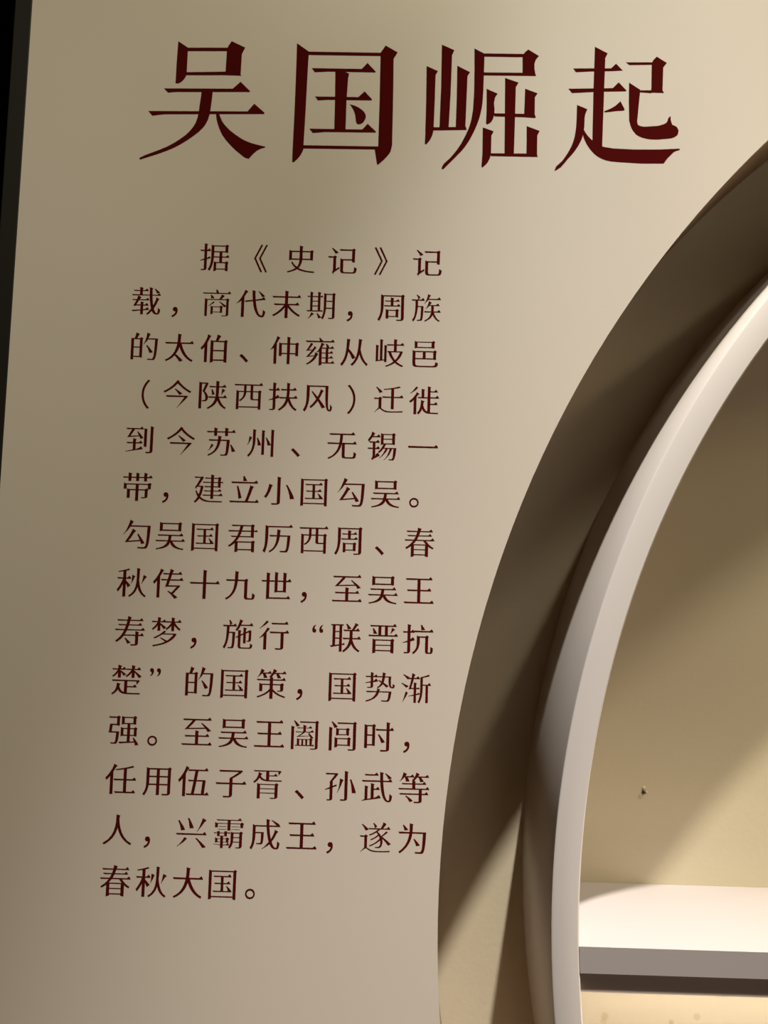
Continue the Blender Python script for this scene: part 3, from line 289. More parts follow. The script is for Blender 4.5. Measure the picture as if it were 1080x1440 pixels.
 '强': [[527,740,797,740,797,583,527,583], [500,770,438,796,438,530,498,550,618,554,618,430,479,430,417,456,417,171,477,191,618,195,618,14,362,5,394,-43,858,-3,876,-89,988,-77,969,-37,940,7,904,54,867,100,833,143,799,129,843,30,709,21,709,195,854,195,866,179,916,185,916,388,938,420,876,466,824,430,709,430,709,554,827,554,839,538,889,544,889,728,911,760,849,806,797,770], [503,401,618,401,618,224,503,224], [709,401,827,401,827,224,709,224], [74,547,69,491,63,436,57,382,50,332,41,284,91,284,278,283,272,189,267,114,261,59,255,22,245,2,235,-9,223,-19,209,-24,111,-20,116,-28,117,-34,116,-39,114,-45,113,-54,142,-56,170,-57,197,-57,221,-57,239,-56,255,-56,269,-56,282,-55,293,-51,304,-42,316,-25,327,-1,338,34,348,80,356,138,364,212,370,301,373,318,135,318,158,512,316,512,328,496,378,502,378,728,400,760,338,806,286,770,36,774,62,731,288,735,288,547]],
 '徙': [[235,829,205,784,170,734,131,685,88,640,43,603,49,592,87,619,127,646,167,674,207,703,244,734,277,767,305,801], [403,397,397,298,390,229,379,167,364,110,343,59,315,13,279,-28,289,-36,299,-47,309,-58,317,-69,325,-79,355,-47,382,-14,406,20,427,59,444,104,477,50,514,10,556,-17,603,-34,655,-43,712,-46,775,-47,955,-47,956,-37,955,-30,955,-25,956,-18,961,-10,780,-10,702,-5,702,244,939,244,935,269,887,339,819,281,702,281,702,456,981,456,977,478,929,548,861,490,702,490,702,655,936,655,932,673,884,743,816,685,702,685,702,783,722,815,612,847,612,490,505,490,505,699,525,731,416,763,416,490,293,494,319,452,610,456,610,23,574,45,544,75,519,115,497,164,477,222,482,251,487,278,491,305,494,334,497,325,517,357], [258,649,231,580,202,537,171,495,138,455,103,418,66,384,27,352,34,342,41,330,47,317,53,304,58,294,80,312,102,330,123,348,145,368,167,391,167,-66,258,-66,258,495,276,518,291,537,304,555,317,575,331,559,351,591]],
 '成': [[538,844,544,651,184,651,122,677,122,389,122,332,121,271,118,210,110,148,97,87,76,29,46,-26,57,-34,69,-45,81,-58,91,-71,100,-81,135,-21,163,45,183,114,197,186,206,256,211,325,212,388,212,414,383,414,382,321,381,248,380,194,377,158,371,141,361,130,349,119,335,114,323,114,309,114,290,114,269,115,243,118,248,109,248,105,246,102,244,97,243,87,273,86,301,85,328,84,351,84,369,86,393,86,412,87,428,98,437,113,444,137,451,170,457,215,462,273,465,345,468,433,468,446,212,446,212,616,547,616,553,546,561,476,571,406,583,339,597,275,611,216,627,164,589,118,551,72,511,29,468,-10,418,-42,425,-52,473,-25,522,1,569,29,614,60,654,96,684,41,718,-1,755,-31,796,-48,841,-54,882,-51,914,-39,937,-9,953,44,963,129,950,136,933,147,916,161,900,174,888,186,884,114,879,58,872,17,862,-7,847,-15,817,-6,789,20,763,60,738,109,715,165,745,206,774,247,800,289,825,333,848,379,869,429,888,442,908,474,806,527,792,462,778,423,764,386,748,351,731,317,712,283,690,249,679,293,669,341,661,392,653,446,646,502,639,559,634,616,969,616,965,639,917,709,849,651,633,651,628,780,648,812], [692,803,729,779,762,750,792,719,819,689,843,664,920,698,889,721,846,746,797,772,749,796,706,817]],
 '扶': [[618,846,618,633,420,637,446,591,618,595,618,555,617,520,616,483,613,444,610,406,605,370,382,374,408,328,599,332,583,278,564,223,538,168,506,115,465,63,414,16,351,-27,360,-36,366,-44,371,-54,377,-64,383,-75,446,-34,500,7,547,49,587,92,619,138,645,187,665,238,689,178,718,124,751,76,787,33,828,-5,873,-39,921,-69,927,-58,931,-48,936,-38,941,-29,950,-20,902,11,859,50,822,97,790,151,761,208,737,269,716,332,964,332,960,358,912,428,844,370,698,370,701,406,705,444,707,483,708,520,709,555,709,595,932,595,928,621,880,691,812,633,709,633,709,782,729,814], [173,847,173,621,35,625,61,581,173,585,173,328,34,276,37,264,173,286,173,14,173,-1,172,-14,164,-21,71,-20,75,-29,77,-35,77,-40,78,-46,79,-55,115,-55,147,-56,174,-55,196,-53,214,-48,229,-40,242,-32,252,-22,259,-6,262,15,262,312,391,347,382,373,334,443,266,385,262,353,262,585,391,585,387,609,339,679,271,621,262,621,262,783,282,815]],
 '抗': [[369,650,395,605,982,609,978,634,930,704,862,646], [580,818,592,789,596,759,597,729,599,700,604,674,722,680,708,706,688,737,665,769,642,801,622,832], [174,847,174,621,25,625,51,581,174,585,174,331,21,273,24,262,174,288,174,13,175,-3,173,-17,165,-23,64,-23,69,-33,71,-39,71,-43,71,-49,71,-58,110,-58,144,-58,173,-58,197,-55,216,-50,231,-43,245,-35,257,-24,264,-9,267,13,267,314,404,353,395,377,347,447,279,389,267,356,267,585,394,585,390,609,342,679,274,621,267,621,267,783,287,815], [531,474,469,500,469,307,469,259,467,209,460,158,445,107,420,58,383,12,329,-31,337,-39,343,-49,348,-60,353,-71,358,-81,419,-34,468,19,505,75,532,133,550,192,560,250,563,306,563,438,731,438,731,49,733,13,739,-12,747,-28,756,-40,765,-49,782,-57,801,-56,821,-55,874,-55,893,-56,909,-57,923,-53,939,-43,955,-32,966,-13,969,4,971,26,974,52,975,81,976,112,951,125,921,146,898,163,895,36,896,18,899,4,898,-4,891,-10,880,-18,870,-22,840,-22,832,-18,824,-10,819,-2,818,6,821,23,824,46,824,432,846,464,784,510,732,474]],
 '据': [[536,221,474,247,474,-88,534,-68,560,-64,560,-23,848,-23,848,-60,875,-60,887,-76,937,-70,937,179,959,211,897,257,845,221,744,221,744,379,980,379,976,398,928,468,860,410,744,410,744,554,871,554,883,538,933,544,933,737,955,769,893,815,841,779,447,779,385,805,385,494,385,423,384,348,379,271,370,193,352,116,326,43,287,-26,299,-33,312,-43,326,-55,338,-66,348,-75,381,-20,408,42,430,108,447,176,460,245,469,313,475,379,653,379,653,221], [478,748,841,748,841,586,478,586], [478,554,653,554,653,410,477,410,478,494], [560,5,560,191,848,191,848,5], [157,846,157,621,20,625,46,581,157,585,157,331,20,273,23,261,157,285,157,14,158,-1,158,-14,151,-21,58,-21,62,-31,64,-37,64,-42,65,-47,65,-56,101,-57,132,-57,159,-56,181,-54,198,-48,213,-41,226,-33,237,-22,244,-7,247,14,247,314,371,351,342,411,247,358,247,585,372,585,368,609,320,679,252,621,247,621,247,782,267,814]],
 '施': [[550,851,537,775,523,726,508,680,490,637,470,597,447,560,419,526,430,517,440,506,451,495,460,484,468,475,491,504,514,537,537,573,559,610,578,648,974,648,970,671,922,741,854,683,593,683,602,707,611,732,619,758,627,783,634,769,654,801], [506,522,506,339,426,285,431,274,506,293,506,37,511,-8,525,-36,551,-51,589,-58,642,-59,848,-59,893,-58,926,-51,948,-33,963,2,971,60,945,70,916,86,892,100,890,50,886,13,879,-11,866,-24,844,-28,646,-28,619,-25,603,-17,594,-3,591,14,590,36,590,333,671,370,671,106,752,106,752,409,842,450,842,382,842,322,841,273,840,238,839,219,836,203,833,189,825,183,776,184,779,174,778,170,778,159,794,159,811,159,829,159,846,161,860,163,876,166,891,170,903,176,912,186,916,202,919,230,921,277,922,341,922,416,922,500,919,497,867,518,862,516,858,509,752,455,752,536,772,568,671,600,671,416,590,379,590,458,610,490], [210,810,222,781,229,749,234,717,237,686,242,660,24,664,50,619,145,623,144,516,141,411,135,309,124,212,106,123,79,45,40,-22,52,-30,62,-42,73,-54,82,-67,90,-78,123,-25,151,36,174,104,193,177,208,255,218,335,225,416,330,416,328,308,326,218,324,146,321,89,318,48,313,20,307,4,299,-9,289,-21,276,-26,192,-23,196,-31,197,-37,195,-41,194,-46,193,-55,219,-57,245,-58,269,-58,291,-58,307,-56,331,-56,350,-53,367,-40,378,-21,387,11,395,57,402,120,407,202,412,306,416,435,416,452,227,452,232,623,461,623,457,648,409,718,341,660,259,678,316,712,307,734,294,754,280,775,264,796,249,821]],
 '族': [[549,849,536,777,523,729,510,684,495,640,478,599,456,562,430,529,439,521,461,545,488,571,517,600,543,630,564,661,969,661,965,679,917,749,849,691,579,691,589,714,599,737,609,760,618,784,625,767,645,799], [578,618,563,541,548,490,531,442,509,399,478,361,487,353,507,371,531,391,556,413,579,436,597,460,660,460,660,329,658,274,430,278,456,239,656,243,646,204,632,163,613,121,587,79,551,38,503,0,441,-33,448,-40,452,-46,454,-51,456,-57,461,-65,518,-36,567,-6,609,24,644,55,673,87,695,121,711,157,732,113,756,74,784,40,815,10,849,-17,886,-41,925,-61,929,-52,931,-44,932,-37,935,-30,942,-23,901,-1,866,28,835,64,809,105,786,150,766,196,748,243,967,243,963,262,915,332,847,274,741,274,743,329,743,460,927,460,923,476,875,546,807,488,614,488,653,536,673,568], [178,809,197,780,216,747,233,714,248,683,261,657,23,661,49,621,148,625,148,509,146,399,141,296,131,201,114,116,86,41,46,-21,57,-30,66,-40,74,-52,81,-64,88,-75,123,-24,152,35,176,101,195,172,209,249,220,330,226,415,330,415,327,311,325,225,323,154,320,99,317,59,313,31,307,16,298,3,288,-9,275,-14,204,-12,208,-20,208,-24,206,-27,204,-31,203,-41,226,-41,249,-42,271,-42,291,-42,306,-40,329,-41,348,-39,364,-26,374,-7,383,24,390,68,397,128,403,207,407,307,411,431,411,445,228,445,231,625,447,625,443,645,395,715,327,657,213,663,309,720,293,740,274,759,252,779,229,800,207,823]],
 '无': [[94,760,120,712,439,716,437,669,434,617,430,562,424,509,418,460,32,464,58,417,411,421,391,347,365,273,330,201,285,134,226,72,152,18,60,-26,68,-34,73,-42,75,-50,77,-59,81,-69,184,-20,270,39,341,105,399,178,444,256,478,338,501,421,503,421,503,60,508,15,522,-15,549,-31,589,-38,643,-40,830,-40,880,-38,917,-27,942,-1,958,48,967,127,951,133,932,142,911,153,893,164,879,174,876,103,872,53,864,22,849,5,825,0,650,0,625,3,609,11,601,23,598,40,597,60,597,421,971,421,967,448,919,518,851,460,508,460,514,509,520,562,524,616,528,669,529,716,914,716,910,744,862,814,794,756]],
 '时': [[494,450,523,401,547,348,568,294,588,245,607,204,715,227,688,268,651,316,608,368,566,420,529,469], [314,419,314,157,163,157,163,419], [314,452,163,452,163,705,314,705], [133,739,71,765,71,42,163,42,163,123,342,123,354,107,404,113,404,697,426,729,364,775,312,739], [754,842,754,623,418,627,444,579,754,583,754,33,754,13,750,-4,737,-11,718,-12,689,-12,653,-12,611,-12,565,-10,570,-21,573,-29,574,-35,575,-43,577,-53,634,-53,683,-53,725,-51,759,-48,785,-42,806,-35,824,-27,838,-14,847,5,850,33,850,583,984,583,980,611,932,681,864,623,850,623,850,778,870,810]],
 '春': [[440,848,426,742,85,746,111,707,420,711,388,604,119,608,145,572,378,576,319,464,32,468,58,428,299,432,272,398,242,363,210,329,175,296,138,265,98,237,55,212,63,204,68,195,72,186,75,176,79,165,112,182,144,199,174,217,202,237,230,259,230,-86,290,-66,327,-62,327,-22,676,-22,676,-58,714,-58,726,-74,776,-68,776,258,804,236,833,217,862,201,892,186,922,171,927,182,930,192,933,201,938,209,947,217,906,237,867,262,829,292,794,326,760,361,729,397,701,432,970,432,966,452,918,522,850,464,413,464,472,576,884,576,880,592,832,662,764,604,484,604,517,711,914,711,910,730,862,800,794,742,526,742,538,775,558,807], [392,432,618,432,631,412,650,388,670,362,690,339,706,320,301,320], [327,140,676,140,676,8,327,8], [327,165,327,291,676,291,676,165]],
 '晋': [[169,679,183,647,190,613,193,580,195,548,200,519,315,520,301,550,280,584,256,621,230,657,208,691], [774,719,763,662,756,627,748,592,738,558,724,528,736,524,757,550,781,577,807,604,831,635,852,629,872,661], [270,155,739,155,739,18,270,18], [270,180,270,311,739,311,739,180], [236,342,174,368,174,-88,234,-68,270,-64,270,-13,739,-13,739,-60,776,-60,788,-76,838,-70,838,300,860,332,798,378,746,342], [37,484,63,441,964,445,960,468,912,538,844,480,648,480,648,748,920,748,916,770,868,840,800,782,89,786,115,744,348,748,348,480], [442,748,554,748,554,480,442,480]],
 '期': [[169,152,153,87,137,47,119,9,98,-25,68,-55,78,-63,112,-33,149,-3,185,29,217,65,243,67,263,99], [345,109,364,80,378,47,387,15,396,-16,405,-43,505,-24,487,3,461,33,430,64,400,95,372,124], [849,741,849,542,656,542,656,741], [636,771,574,797,574,427,574,363,573,297,570,229,562,161,549,94,528,30,497,-29,508,-36,520,-46,531,-58,542,-69,550,-78,574,-35,595,13,612,64,626,117,637,172,646,226,651,279,849,279,849,17,849,0,846,-16,836,-23,725,-22,729,-32,730,-37,731,-42,731,-48,732,-57,773,-57,808,-58,839,-57,864,-54,883,-48,899,-41,913,-33,924,-22,931,-6,933,16,933,729,955,761,893,807,841,771], [849,513,849,309,653,309,656,427,656,513], [381,833,381,688,211,688,211,769,231,801,131,833,131,688,34,692,60,655,131,659,131,212,20,216,46,179,549,183,527,232,463,212,463,659,549,659,527,708,463,688,463,769,483,801], [211,659,381,659,381,532,211,532], [211,510,381,510,381,374,211,374], [211,351,381,351,381,212,211,212]],
 '末': [[449,847,449,654,40,658,66,610,449,614,449,405,92,409,118,361,426,365,384,310,337,255,284,201,229,150,170,105,111,65,52,35,61,26,67,16,72,7,77,-3,83,-14,140,16,196,51,252,89,306,131,357,177,405,227,449,282,449,-62,548,-62,548,287,592,233,641,182,693,135,747,92,804,53,861,19,918,-12,925,0,929,11,934,21,939,30,949,39,889,69,830,108,772,153,716,203,664,256,615,311,573,365,912,365,908,393,860,463,792,405,548,405,548,614,964,614,960,642,912,712,844,654,548,654,548,783,568,815]],
 '梦': [[437,427,404,391,366,356,323,323,276,291,225,262,172,235,116,212,123,205,128,199,131,193,135,186,141,177,191,198,244,223,297,251,348,281,395,311,735,311,704,269,668,226,628,184,584,146,539,115,503,136,462,156,418,176,375,194,336,211,316,198,351,179,386,156,421,131,455,106,486,84,436,62,383,42,327,24,270,7,211,-8,152,-20,92,-30,99,-38,101,-46,102,-52,102,-60,105,-71,234,-46,360,-15,479,26,589,77,687,141,770,220,836,317,793,346,773,341,438,341,507,399], [227,847,227,719,34,723,60,683,220,687,192,642,160,595,125,551,88,513,50,484,58,477,64,468,69,460,74,450,80,441,111,464,141,488,171,516,200,547,227,584,227,422,316,422,316,605,341,579,365,549,388,519,407,493,423,473,500,529,276,687,493,687,489,707,441,777,373,719,316,719,316,783,336,815], [661,847,661,719,481,723,507,683,657,687,627,642,594,596,557,553,518,516,478,489,486,481,491,473,496,465,500,456,506,446,539,468,572,491,603,517,633,548,661,584,661,422,751,422,751,598,783,557,817,522,853,491,889,464,926,438,932,449,936,458,940,467,945,476,953,483,911,512,870,550,831,594,795,641,764,687,971,687,967,707,919,777,851,719,751,719,751,783,771,815]],
 '楚': [[217,293,210,220,202,172,190,125,173,81,146,40,109,3,58,-29,66,-36,70,-45,72,-54,75,-63,79,-74,127,-47,169,-19,204,12,234,47,257,87,291,37,330,2,376,-23,429,-38,490,-46,560,-49,638,-50,948,-50,948,-40,947,-33,946,-27,947,-22,952,-13,641,-14,544,-10,544,162,839,162,835,183,787,253,719,195,544,195,544,349,833,349,828,328,828,305,829,282,828,261,823,245,835,242,853,265,874,289,896,315,917,343,934,374,879,388,868,384,55,388,81,345,448,349,448,10,404,28,369,55,341,91,317,135,296,188,313,229,333,261], [236,846,236,730,51,734,77,696,231,700,201,657,169,614,134,572,97,537,59,511,66,503,72,495,76,487,80,478,86,468,118,490,149,514,179,541,209,572,236,608,236,452,330,452,330,623,351,600,371,574,388,548,403,525,416,508,494,558,467,578,419,610,362,646,311,678,278,699,484,700,480,718,432,788,364,730,330,730,330,782,350,814], [665,846,665,730,484,734,510,696,656,700,626,658,593,615,557,573,519,538,480,512,487,504,492,496,497,488,501,478,507,469,541,492,574,516,606,544,637,575,665,613,665,455,758,455,758,621,791,587,823,549,854,510,880,476,901,449,980,499,947,527,890,571,824,621,762,667,719,700,949,700,945,718,897,788,829,730,758,730,758,782,778,814]],
 '武': [[742,788,773,759,798,725,820,689,839,655,857,627,951,659,925,686,888,717,845,748,803,778,765,805], [113,767,139,725,539,729,535,751,487,821,419,763], [587,842,594,579,32,583,58,539,597,543,611,400,632,270,660,158,696,65,740,-5,791,-49,851,-65,891,-62,922,-48,946,-17,963,38,973,124,958,132,940,145,921,160,904,175,891,187,888,113,885,54,879,11,871,-16,858,-25,821,-10,789,32,761,99,737,187,718,292,702,412,691,543,968,543,964,567,916,637,848,579,689,579,687,625,685,672,683,720,683,768,683,778,703,810], [124,422,124,5,33,-26,36,-38,620,52,613,78,565,148,497,90,404,53,404,300,588,300,584,322,536,392,468,334,404,334,404,434,424,466,311,498,311,37,213,20,213,358,233,390]],
 '渐': [[100,791,133,769,163,740,191,710,217,681,239,658,315,703,286,723,245,745,198,768,153,790,115,809], [55,523,89,502,122,475,152,446,180,419,204,398,277,441,246,459,203,480,155,502,108,523,68,541], [88,-42,98,-48,119,-8,142,31,167,71,192,112,216,153,238,196,256,240,190,283,174,233,159,183,146,132,132,83,119,37,104,-5], [279,346,288,351,305,356,325,359,347,362,368,363,435,363,435,188,262,136,294,146,435,155,435,-57,514,-57,514,177,632,205,607,253,514,207,514,363,620,363,598,413,514,393,514,505,534,537,435,569,435,393,355,393,371,440,388,496,405,556,421,615,434,670,624,670,620,689,572,759,504,701,440,701,460,768,480,800,380,845,364,701,267,705,293,666,358,670,347,621,337,574,327,532,319,498,313,476,306,447,299,416,292,388,285,367,276,357], [638,728,638,417,638,350,637,284,633,219,625,155,612,92,592,31,564,-29,581,-43,598,-61,613,-78,646,-12,671,54,690,123,703,193,711,265,715,340,716,416,716,476,805,476,805,-57,883,-57,883,476,976,476,972,491,924,561,856,503,716,503,716,717,762,726,807,735,849,746,889,759,927,775,899,815,857,795,806,776,750,758,693,742]],
 '王': [[30,26,56,-22,971,-18,967,10,919,80,851,22,548,22,548,365,885,365,881,393,833,463,765,405,548,405,548,716,919,716,915,744,867,814,799,756,81,760,107,712,450,716,450,405,125,409,151,361,450,365,450,22]],
 '用': [[205,753,143,779,143,407,143,345,142,281,138,216,128,151,110,88,82,28,41,-28,52,-36,62,-47,72,-60,81,-73,88,-84,119,-45,147,-1,171,46,191,95,207,145,219,195,228,244,457,244,457,-54,553,-54,553,244,803,244,803,22,803,3,800,-13,787,-20,770,-20,744,-21,712,-21,674,-20,632,-19,637,-29,639,-36,640,-41,641,-48,642,-57,695,-58,741,-58,780,-57,812,-54,836,-49,856,-42,872,-33,885,-21,894,-3,897,22,897,711,919,743,857,789,805,753], [237,715,457,715,457,520,237,520], [803,715,803,520,553,520,553,715], [237,483,457,483,457,281,232,281,237,407], [803,483,803,281,553,281,553,483]],
 '的': [[571,422,601,375,626,324,648,272,667,224,685,183,793,210,766,250,728,296,685,345,641,395,603,440], [228,852,222,797,214,763,205,728,195,693,186,662,77,662,77,-37,166,-37,166,42,383,42,395,26,445,32,445,620,467,652,405,698,353,662,268,662,323,771,343,803], [166,629,356,629,356,384,166,384], [166,76,166,352,356,352,356,76], [586,855,573,771,561,712,548,655,534,599,517,548,495,501,469,460,478,452,503,483,533,516,564,552,592,590,614,630,847,630,842,472,837,340,832,233,826,150,819,88,810,46,798,23,785,8,771,-5,753,-10,617,-5,622,-14,622,-20,620,-25,618,-31,618,-41,652,-43,688,-45,722,-46,752,-46,776,-44,796,-43,814,-42,830,-40,845,-33,859,-19,875,9,889,54,902,118,913,205,923,320,931,465,938,643,939,665,629,665,675,771,695,803]],
 '秋': [[854,632,842,557,833,503,823,449,810,397,792,351,803,348,828,390,857,434,888,481,916,531,941,543,961,575], [493,627,490,547,489,491,486,438,477,390,458,350,469,346,498,388,525,433,550,482,568,534,578,550,598,582], [642,846,643,662,642,512,633,375,611,251,568,141,500,47,401,-29,409,-36,414,-45,417,-54,421,-64,426,-74,483,-37,532,0,575,40,611,84,641,132,665,187,683,249,704,184,730,127,760,77,795,34,835,-4,880,-39,930,-71,935,-60,939,-50,942,-40,947,-32,954,-24,895,17,847,69,809,131,779,203,755,283,736,370,720,464,724,513,727,562,729,611,730,662,731,713,731,766,732,782,752,814], [384,820,348,806,306,792,259,779,209,766,158,754,106,743,56,734,61,723,62,717,63,707,212,731,212,536,27,540,53,496,208,500,188,448,166,395,141,340,114,288,86,239,57,196,28,160,36,148,43,133,50,117,56,102,62,88,85,116,108,144,130,175,152,208,173,243,193,282,212,325,212,-63,306,-63,306,359,366,227,454,290,434,313,401,348,364,387,329,423,306,448,306,500,467,500,463,524,415,594,347,536,306,536,306,751,333,758,355,763,375,769,395,775,417,783]],
 '立': [[75,638,101,589,928,593,924,622,876,692,808,634], [253,493,267,435,279,375,290,316,299,257,306,200,313,145,320,94,417,119,407,169,394,222,377,276,359,332,340,389,320,446,302,504], [446,815,453,784,454,754,451,723,449,694,451,667,576,668,565,696,548,728,528,762,509,796,493,828], [679,532,663,442,644,370,623,296,600,221,576,149,551,81,527,21,32,25,58,-24,969,-20,965,9,917,79,849,21,622,21,645,79,669,144,693,212,717,282,740,353,761,423,780,450,800,482]],
 '等': [[566,856,548,783,529,739,506,700,479,664,446,631,450,628,450,525,125,529,151,492,450,496,450,372,26,376,52,336,655,340,655,218,58,222,84,182,655,186,655,10,656,-5,654,-19,643,-26,502,-25,507,-35,509,-41,510,-46,511,-52,513,-62,559,-62,602,-62,638,-61,669,-59,693,-54,712,-47,728,-39,740,-29,748,-13,751,9,751,186,951,186,947,206,899,276,831,218,751,218,751,340,978,340,974,360,926,430,858,372,547,372,547,496,883,496,879,513,831,583,763,525,547,525,547,594,502,594,519,612,539,636,561,662,581,688,596,709,638,709,655,683,669,654,680,623,690,595,698,572,808,583,797,603,779,629,758,658,738,686,721,709,967,709,963,727,915,797,847,739,615,739,651,772,671,804], [245,135,281,105,311,69,336,32,358,-5,379,-37,476,-1,448,29,407,61,359,94,311,125,267,152], [174,856,155,779,138,726,118,676,93,631,61,591,70,584,94,605,123,628,154,654,182,681,204,709,217,709,227,683,235,655,241,627,245,600,249,579,364,586,357,604,345,630,330,658,315,686,304,709,510,709,506,727,458,797,390,739,223,739,258,770,278,802]],
 '策': [[566,855,547,780,525,733,501,691,470,653,433,619,455,601,455,532,46,536,72,496,455,500,455,388,192,388,130,414,130,163,228,163,228,357,455,357,455,240,414,194,368,152,316,113,259,78,198,48,133,23,64,4,71,-4,74,-11,74,-18,76,-26,80,-36,139,-18,197,3,254,27,309,54,362,84,411,119,455,158,455,-63,555,-63,555,158,595,124,640,92,690,63,745,36,804,11,866,-11,931,-30,936,-20,939,-13,942,-6,946,1,953,9,877,30,807,56,744,86,687,119,637,155,593,193,555,231,555,357,785,357,785,219,787,207,788,195,782,189,696,189,700,180,701,175,702,164,735,164,766,163,792,163,815,165,833,169,848,175,862,181,873,190,879,201,882,219,882,346,904,378,842,424,790,388,555,388,555,500,951,500,947,520,899,590,831,532,555,532,555,596,506,596,594,705,643,705,657,679,668,651,677,622,685,596,691,574,803,578,794,597,778,624,759,654,740,682,725,705,964,705,960,723,912,793,844,735,616,735,652,770,672,802], [179,855,160,778,142,726,121,677,95,632,61,594,71,586,94,607,123,629,153,653,181,678,203,705,224,705,236,679,246,649,254,620,260,593,266,571,379,577,370,597,356,624,339,653,322,681,309,705,507,705,503,723,455,793,387,735,222,735,262,769,282,801]],
 '联': [[507,792,527,762,539,728,547,695,553,663,562,634,672,654,656,683,630,714,599,746,567,778,539,808], [798,836,782,774,760,733,737,691,713,650,690,615,431,619,457,576,626,580,626,442,625,364,406,368,432,324,620,328,612,278,599,225,581,170,555,115,519,62,471,11,409,-36,419,-44,426,-52,432,-62,437,-72,444,-81,495,-45,540,-9,579,27,612,63,639,101,661,139,678,181,703,131,731,86,763,47,799,12,838,-18,880,-46,925,-71,930,-60,934,-50,938,-42,944,-33,952,-24,901,5,856,44,818,91,784,144,755,203,731,265,710,328,978,328,974,352,926,422,858,364,720,364,721,441,721,580,940,580,936,603,888,673,820,615,770,615,792,646,815,680,839,716,862,752,883,747,903,779], [21,122,55,73,303,123,303,-63,389,-63,389,138,483,152,459,204,389,172,389,746,433,746,433,780,37,780,37,746,91,746,91,126], [179,746,303,746,303,570,179,570], [179,541,303,541,303,364,179,364], [179,334,303,334,303,158,179,139]],
 '胥': [[727,349,727,242,276,242,276,349], [243,372,181,398,181,-63,276,-63,276,93,727,93,727,-2,728,-17,726,-31,716,-38,587,-37,593,-48,593,-53,594,-64,640,-64,680,-65,715,-64,744,-62,767,-57,784,-52,800,-45,812,-36,820,-23,823,-2,823,330,845,362,783,408,731,372], [276,223,727,223,727,113,276,113], [220,729,206,655,191,610,173,569,152,531,126,497,95,467,58,439,67,432,74,424,81,415,87,406,93,398,129,425,163,453,195,485,225,520,250,561,285,523,325,496,372,478,425,467,486,462,554,460,631,460,938,460,938,473,937,480,942,491,633,490,546,492,546,616,804,616,800,625,752,695,684,637,546,637,546,753,828,753,830,647,842,644,855,666,873,688,892,712,909,738,922,768,870,783,858,779,67,783,93,749,451,753,451,502,404,513,366,531,334,555,307,586,283,621,308,650,328,682]],
 '至': [[120,449,140,453,171,456,221,458,298,461,411,464,566,470,771,479,829,384,932,415,903,447,867,481,824,516,778,553,731,589,685,623,644,653,618,636,643,615,668,589,693,561,718,534,742,509,227,489,269,529,317,576,366,629,414,681,455,731,939,731,935,756,887,826,819,768,55,772,81,727,356,731,318,683,280,636,245,594,215,561,194,541,178,523,161,502,145,483,130,468,117,461], [450,422,450,268,120,272,146,228,450,232,450,13,32,17,58,-28,970,-24,966,1,918,71,850,13,547,13,547,232,886,232,882,256,834,326,766,268,547,268,547,358,567,390]],
 '苏': [[203,316,186,272,171,225,153,178,131,134,100,97,110,91,146,126,183,163,218,201,249,240,273,281], [800,296,821,252,835,206,844,160,853,117,862,78,975,89,957,128,930,172,899,219,866,265,837,309], [110,462,136,416,402,420,389,340,371,263,344,189,306,121,253,61,182,10,91,-31,98,-39,102,-46,104,-53,106,-61,109,-70,211,-25,295,31,362,95,414,167,452,246,479,330,496,420,687,420,683,314,679,225,675,152,671,94,666,50,660,21,651,4,641,-8,629,-20,613,-24,497,-20,501,-29,502,-34,501,-38,499,-43,499,-52,531,-54,563,-55,594,-56,620,-56,641,-55,660,-55,677,-54,692,-53,705,-47,717,-37,730,-15,742,17,753,63,763,126,772,207,780,310,786,437,787,458,501,458,508,522,528,554,412,586,406,458], [627,847,627,727,372,727,372,783,392,815,277,847,277,727,40,731,66,687,277,691,277,581,372,581,372,691,627,691,627,581,722,581,722,691,963,691,959,715,911,785,843,727,722,727,722,783,742,815]],
 '行': [[413,767,439,721,949,725,945,751,897,821,829,763], [258,831,235,797,209,761,180,724,149,687,116,652,82,620,46,592,52,582,92,610,135,638,178,667,221,698,262,730,299,764,331,800], [369,491,395,445,718,449,718,17,718,0,715,-15,703,-22,548,-20,553,-31,556,-38,557,-43,557,-50,558,-60,613,-60,660,-61,699,-60,730,-58,754,-53,773,-45,790,-36,802,-24,811,-8,814,16,814,449,977,449,973,475,925,545,857,487], [297,615,267,565,234,514,200,462,164,413,126,367,85,325,42,290,49,280,74,296,101,309,129,323,157,338,182,358,182,-66,276,-66,276,460,299,487,319,511,337,534,355,559,373,587]],
 '西': [[41,760,67,717,350,721,350,538,169,538,107,564,107,-57,192,-57,192,5,813,5,813,-54,900,-54,900,496,922,528,860,574,808,538,647,538,647,721,957,721,953,744,905,814,837,756], [192,37,192,250,204,236,214,219,223,202,281,237,329,277,366,320,394,366,413,413,425,460,430,507,562,507,562,330,565,290,576,266,597,253,627,248,670,247,806,247,813,247,813,37], [192,233,192,507,350,507,345,451,331,391,304,332,259,278], [430,538,430,721,562,721,562,538], [647,507,813,507,813,286,799,280,679,280,655,287,648,305,647,330]],
 '记': [[142,778,173,744,201,705,226,665,248,628,268,597,362,640,334,668,294,701,248,735,204,769,166,799], [210,-91,210,-47,220,-35,238,-19,270,7,325,48,408,107,394,159,290,89,290,467,312,499,250,545,198,509,24,513,50,466,196,470,196,93,195,65,191,41,184,21,176,5,166,-6,175,-18,185,-37,195,-58,204,-78], [397,757,423,708,806,712,806,425,490,425,428,451,428,57,434,8,451,-22,482,-39,527,-46,586,-48,816,-48,873,-46,914,-34,943,-6,961,44,971,125,955,131,934,140,913,152,894,163,879,173,876,100,871,47,861,14,842,-5,812,-10,591,-10,560,-7,540,2,530,15,526,34,525,56,525,387,806,387,806,335,839,335,851,319,901,325,901,711,923,743,861,789,809,753]],
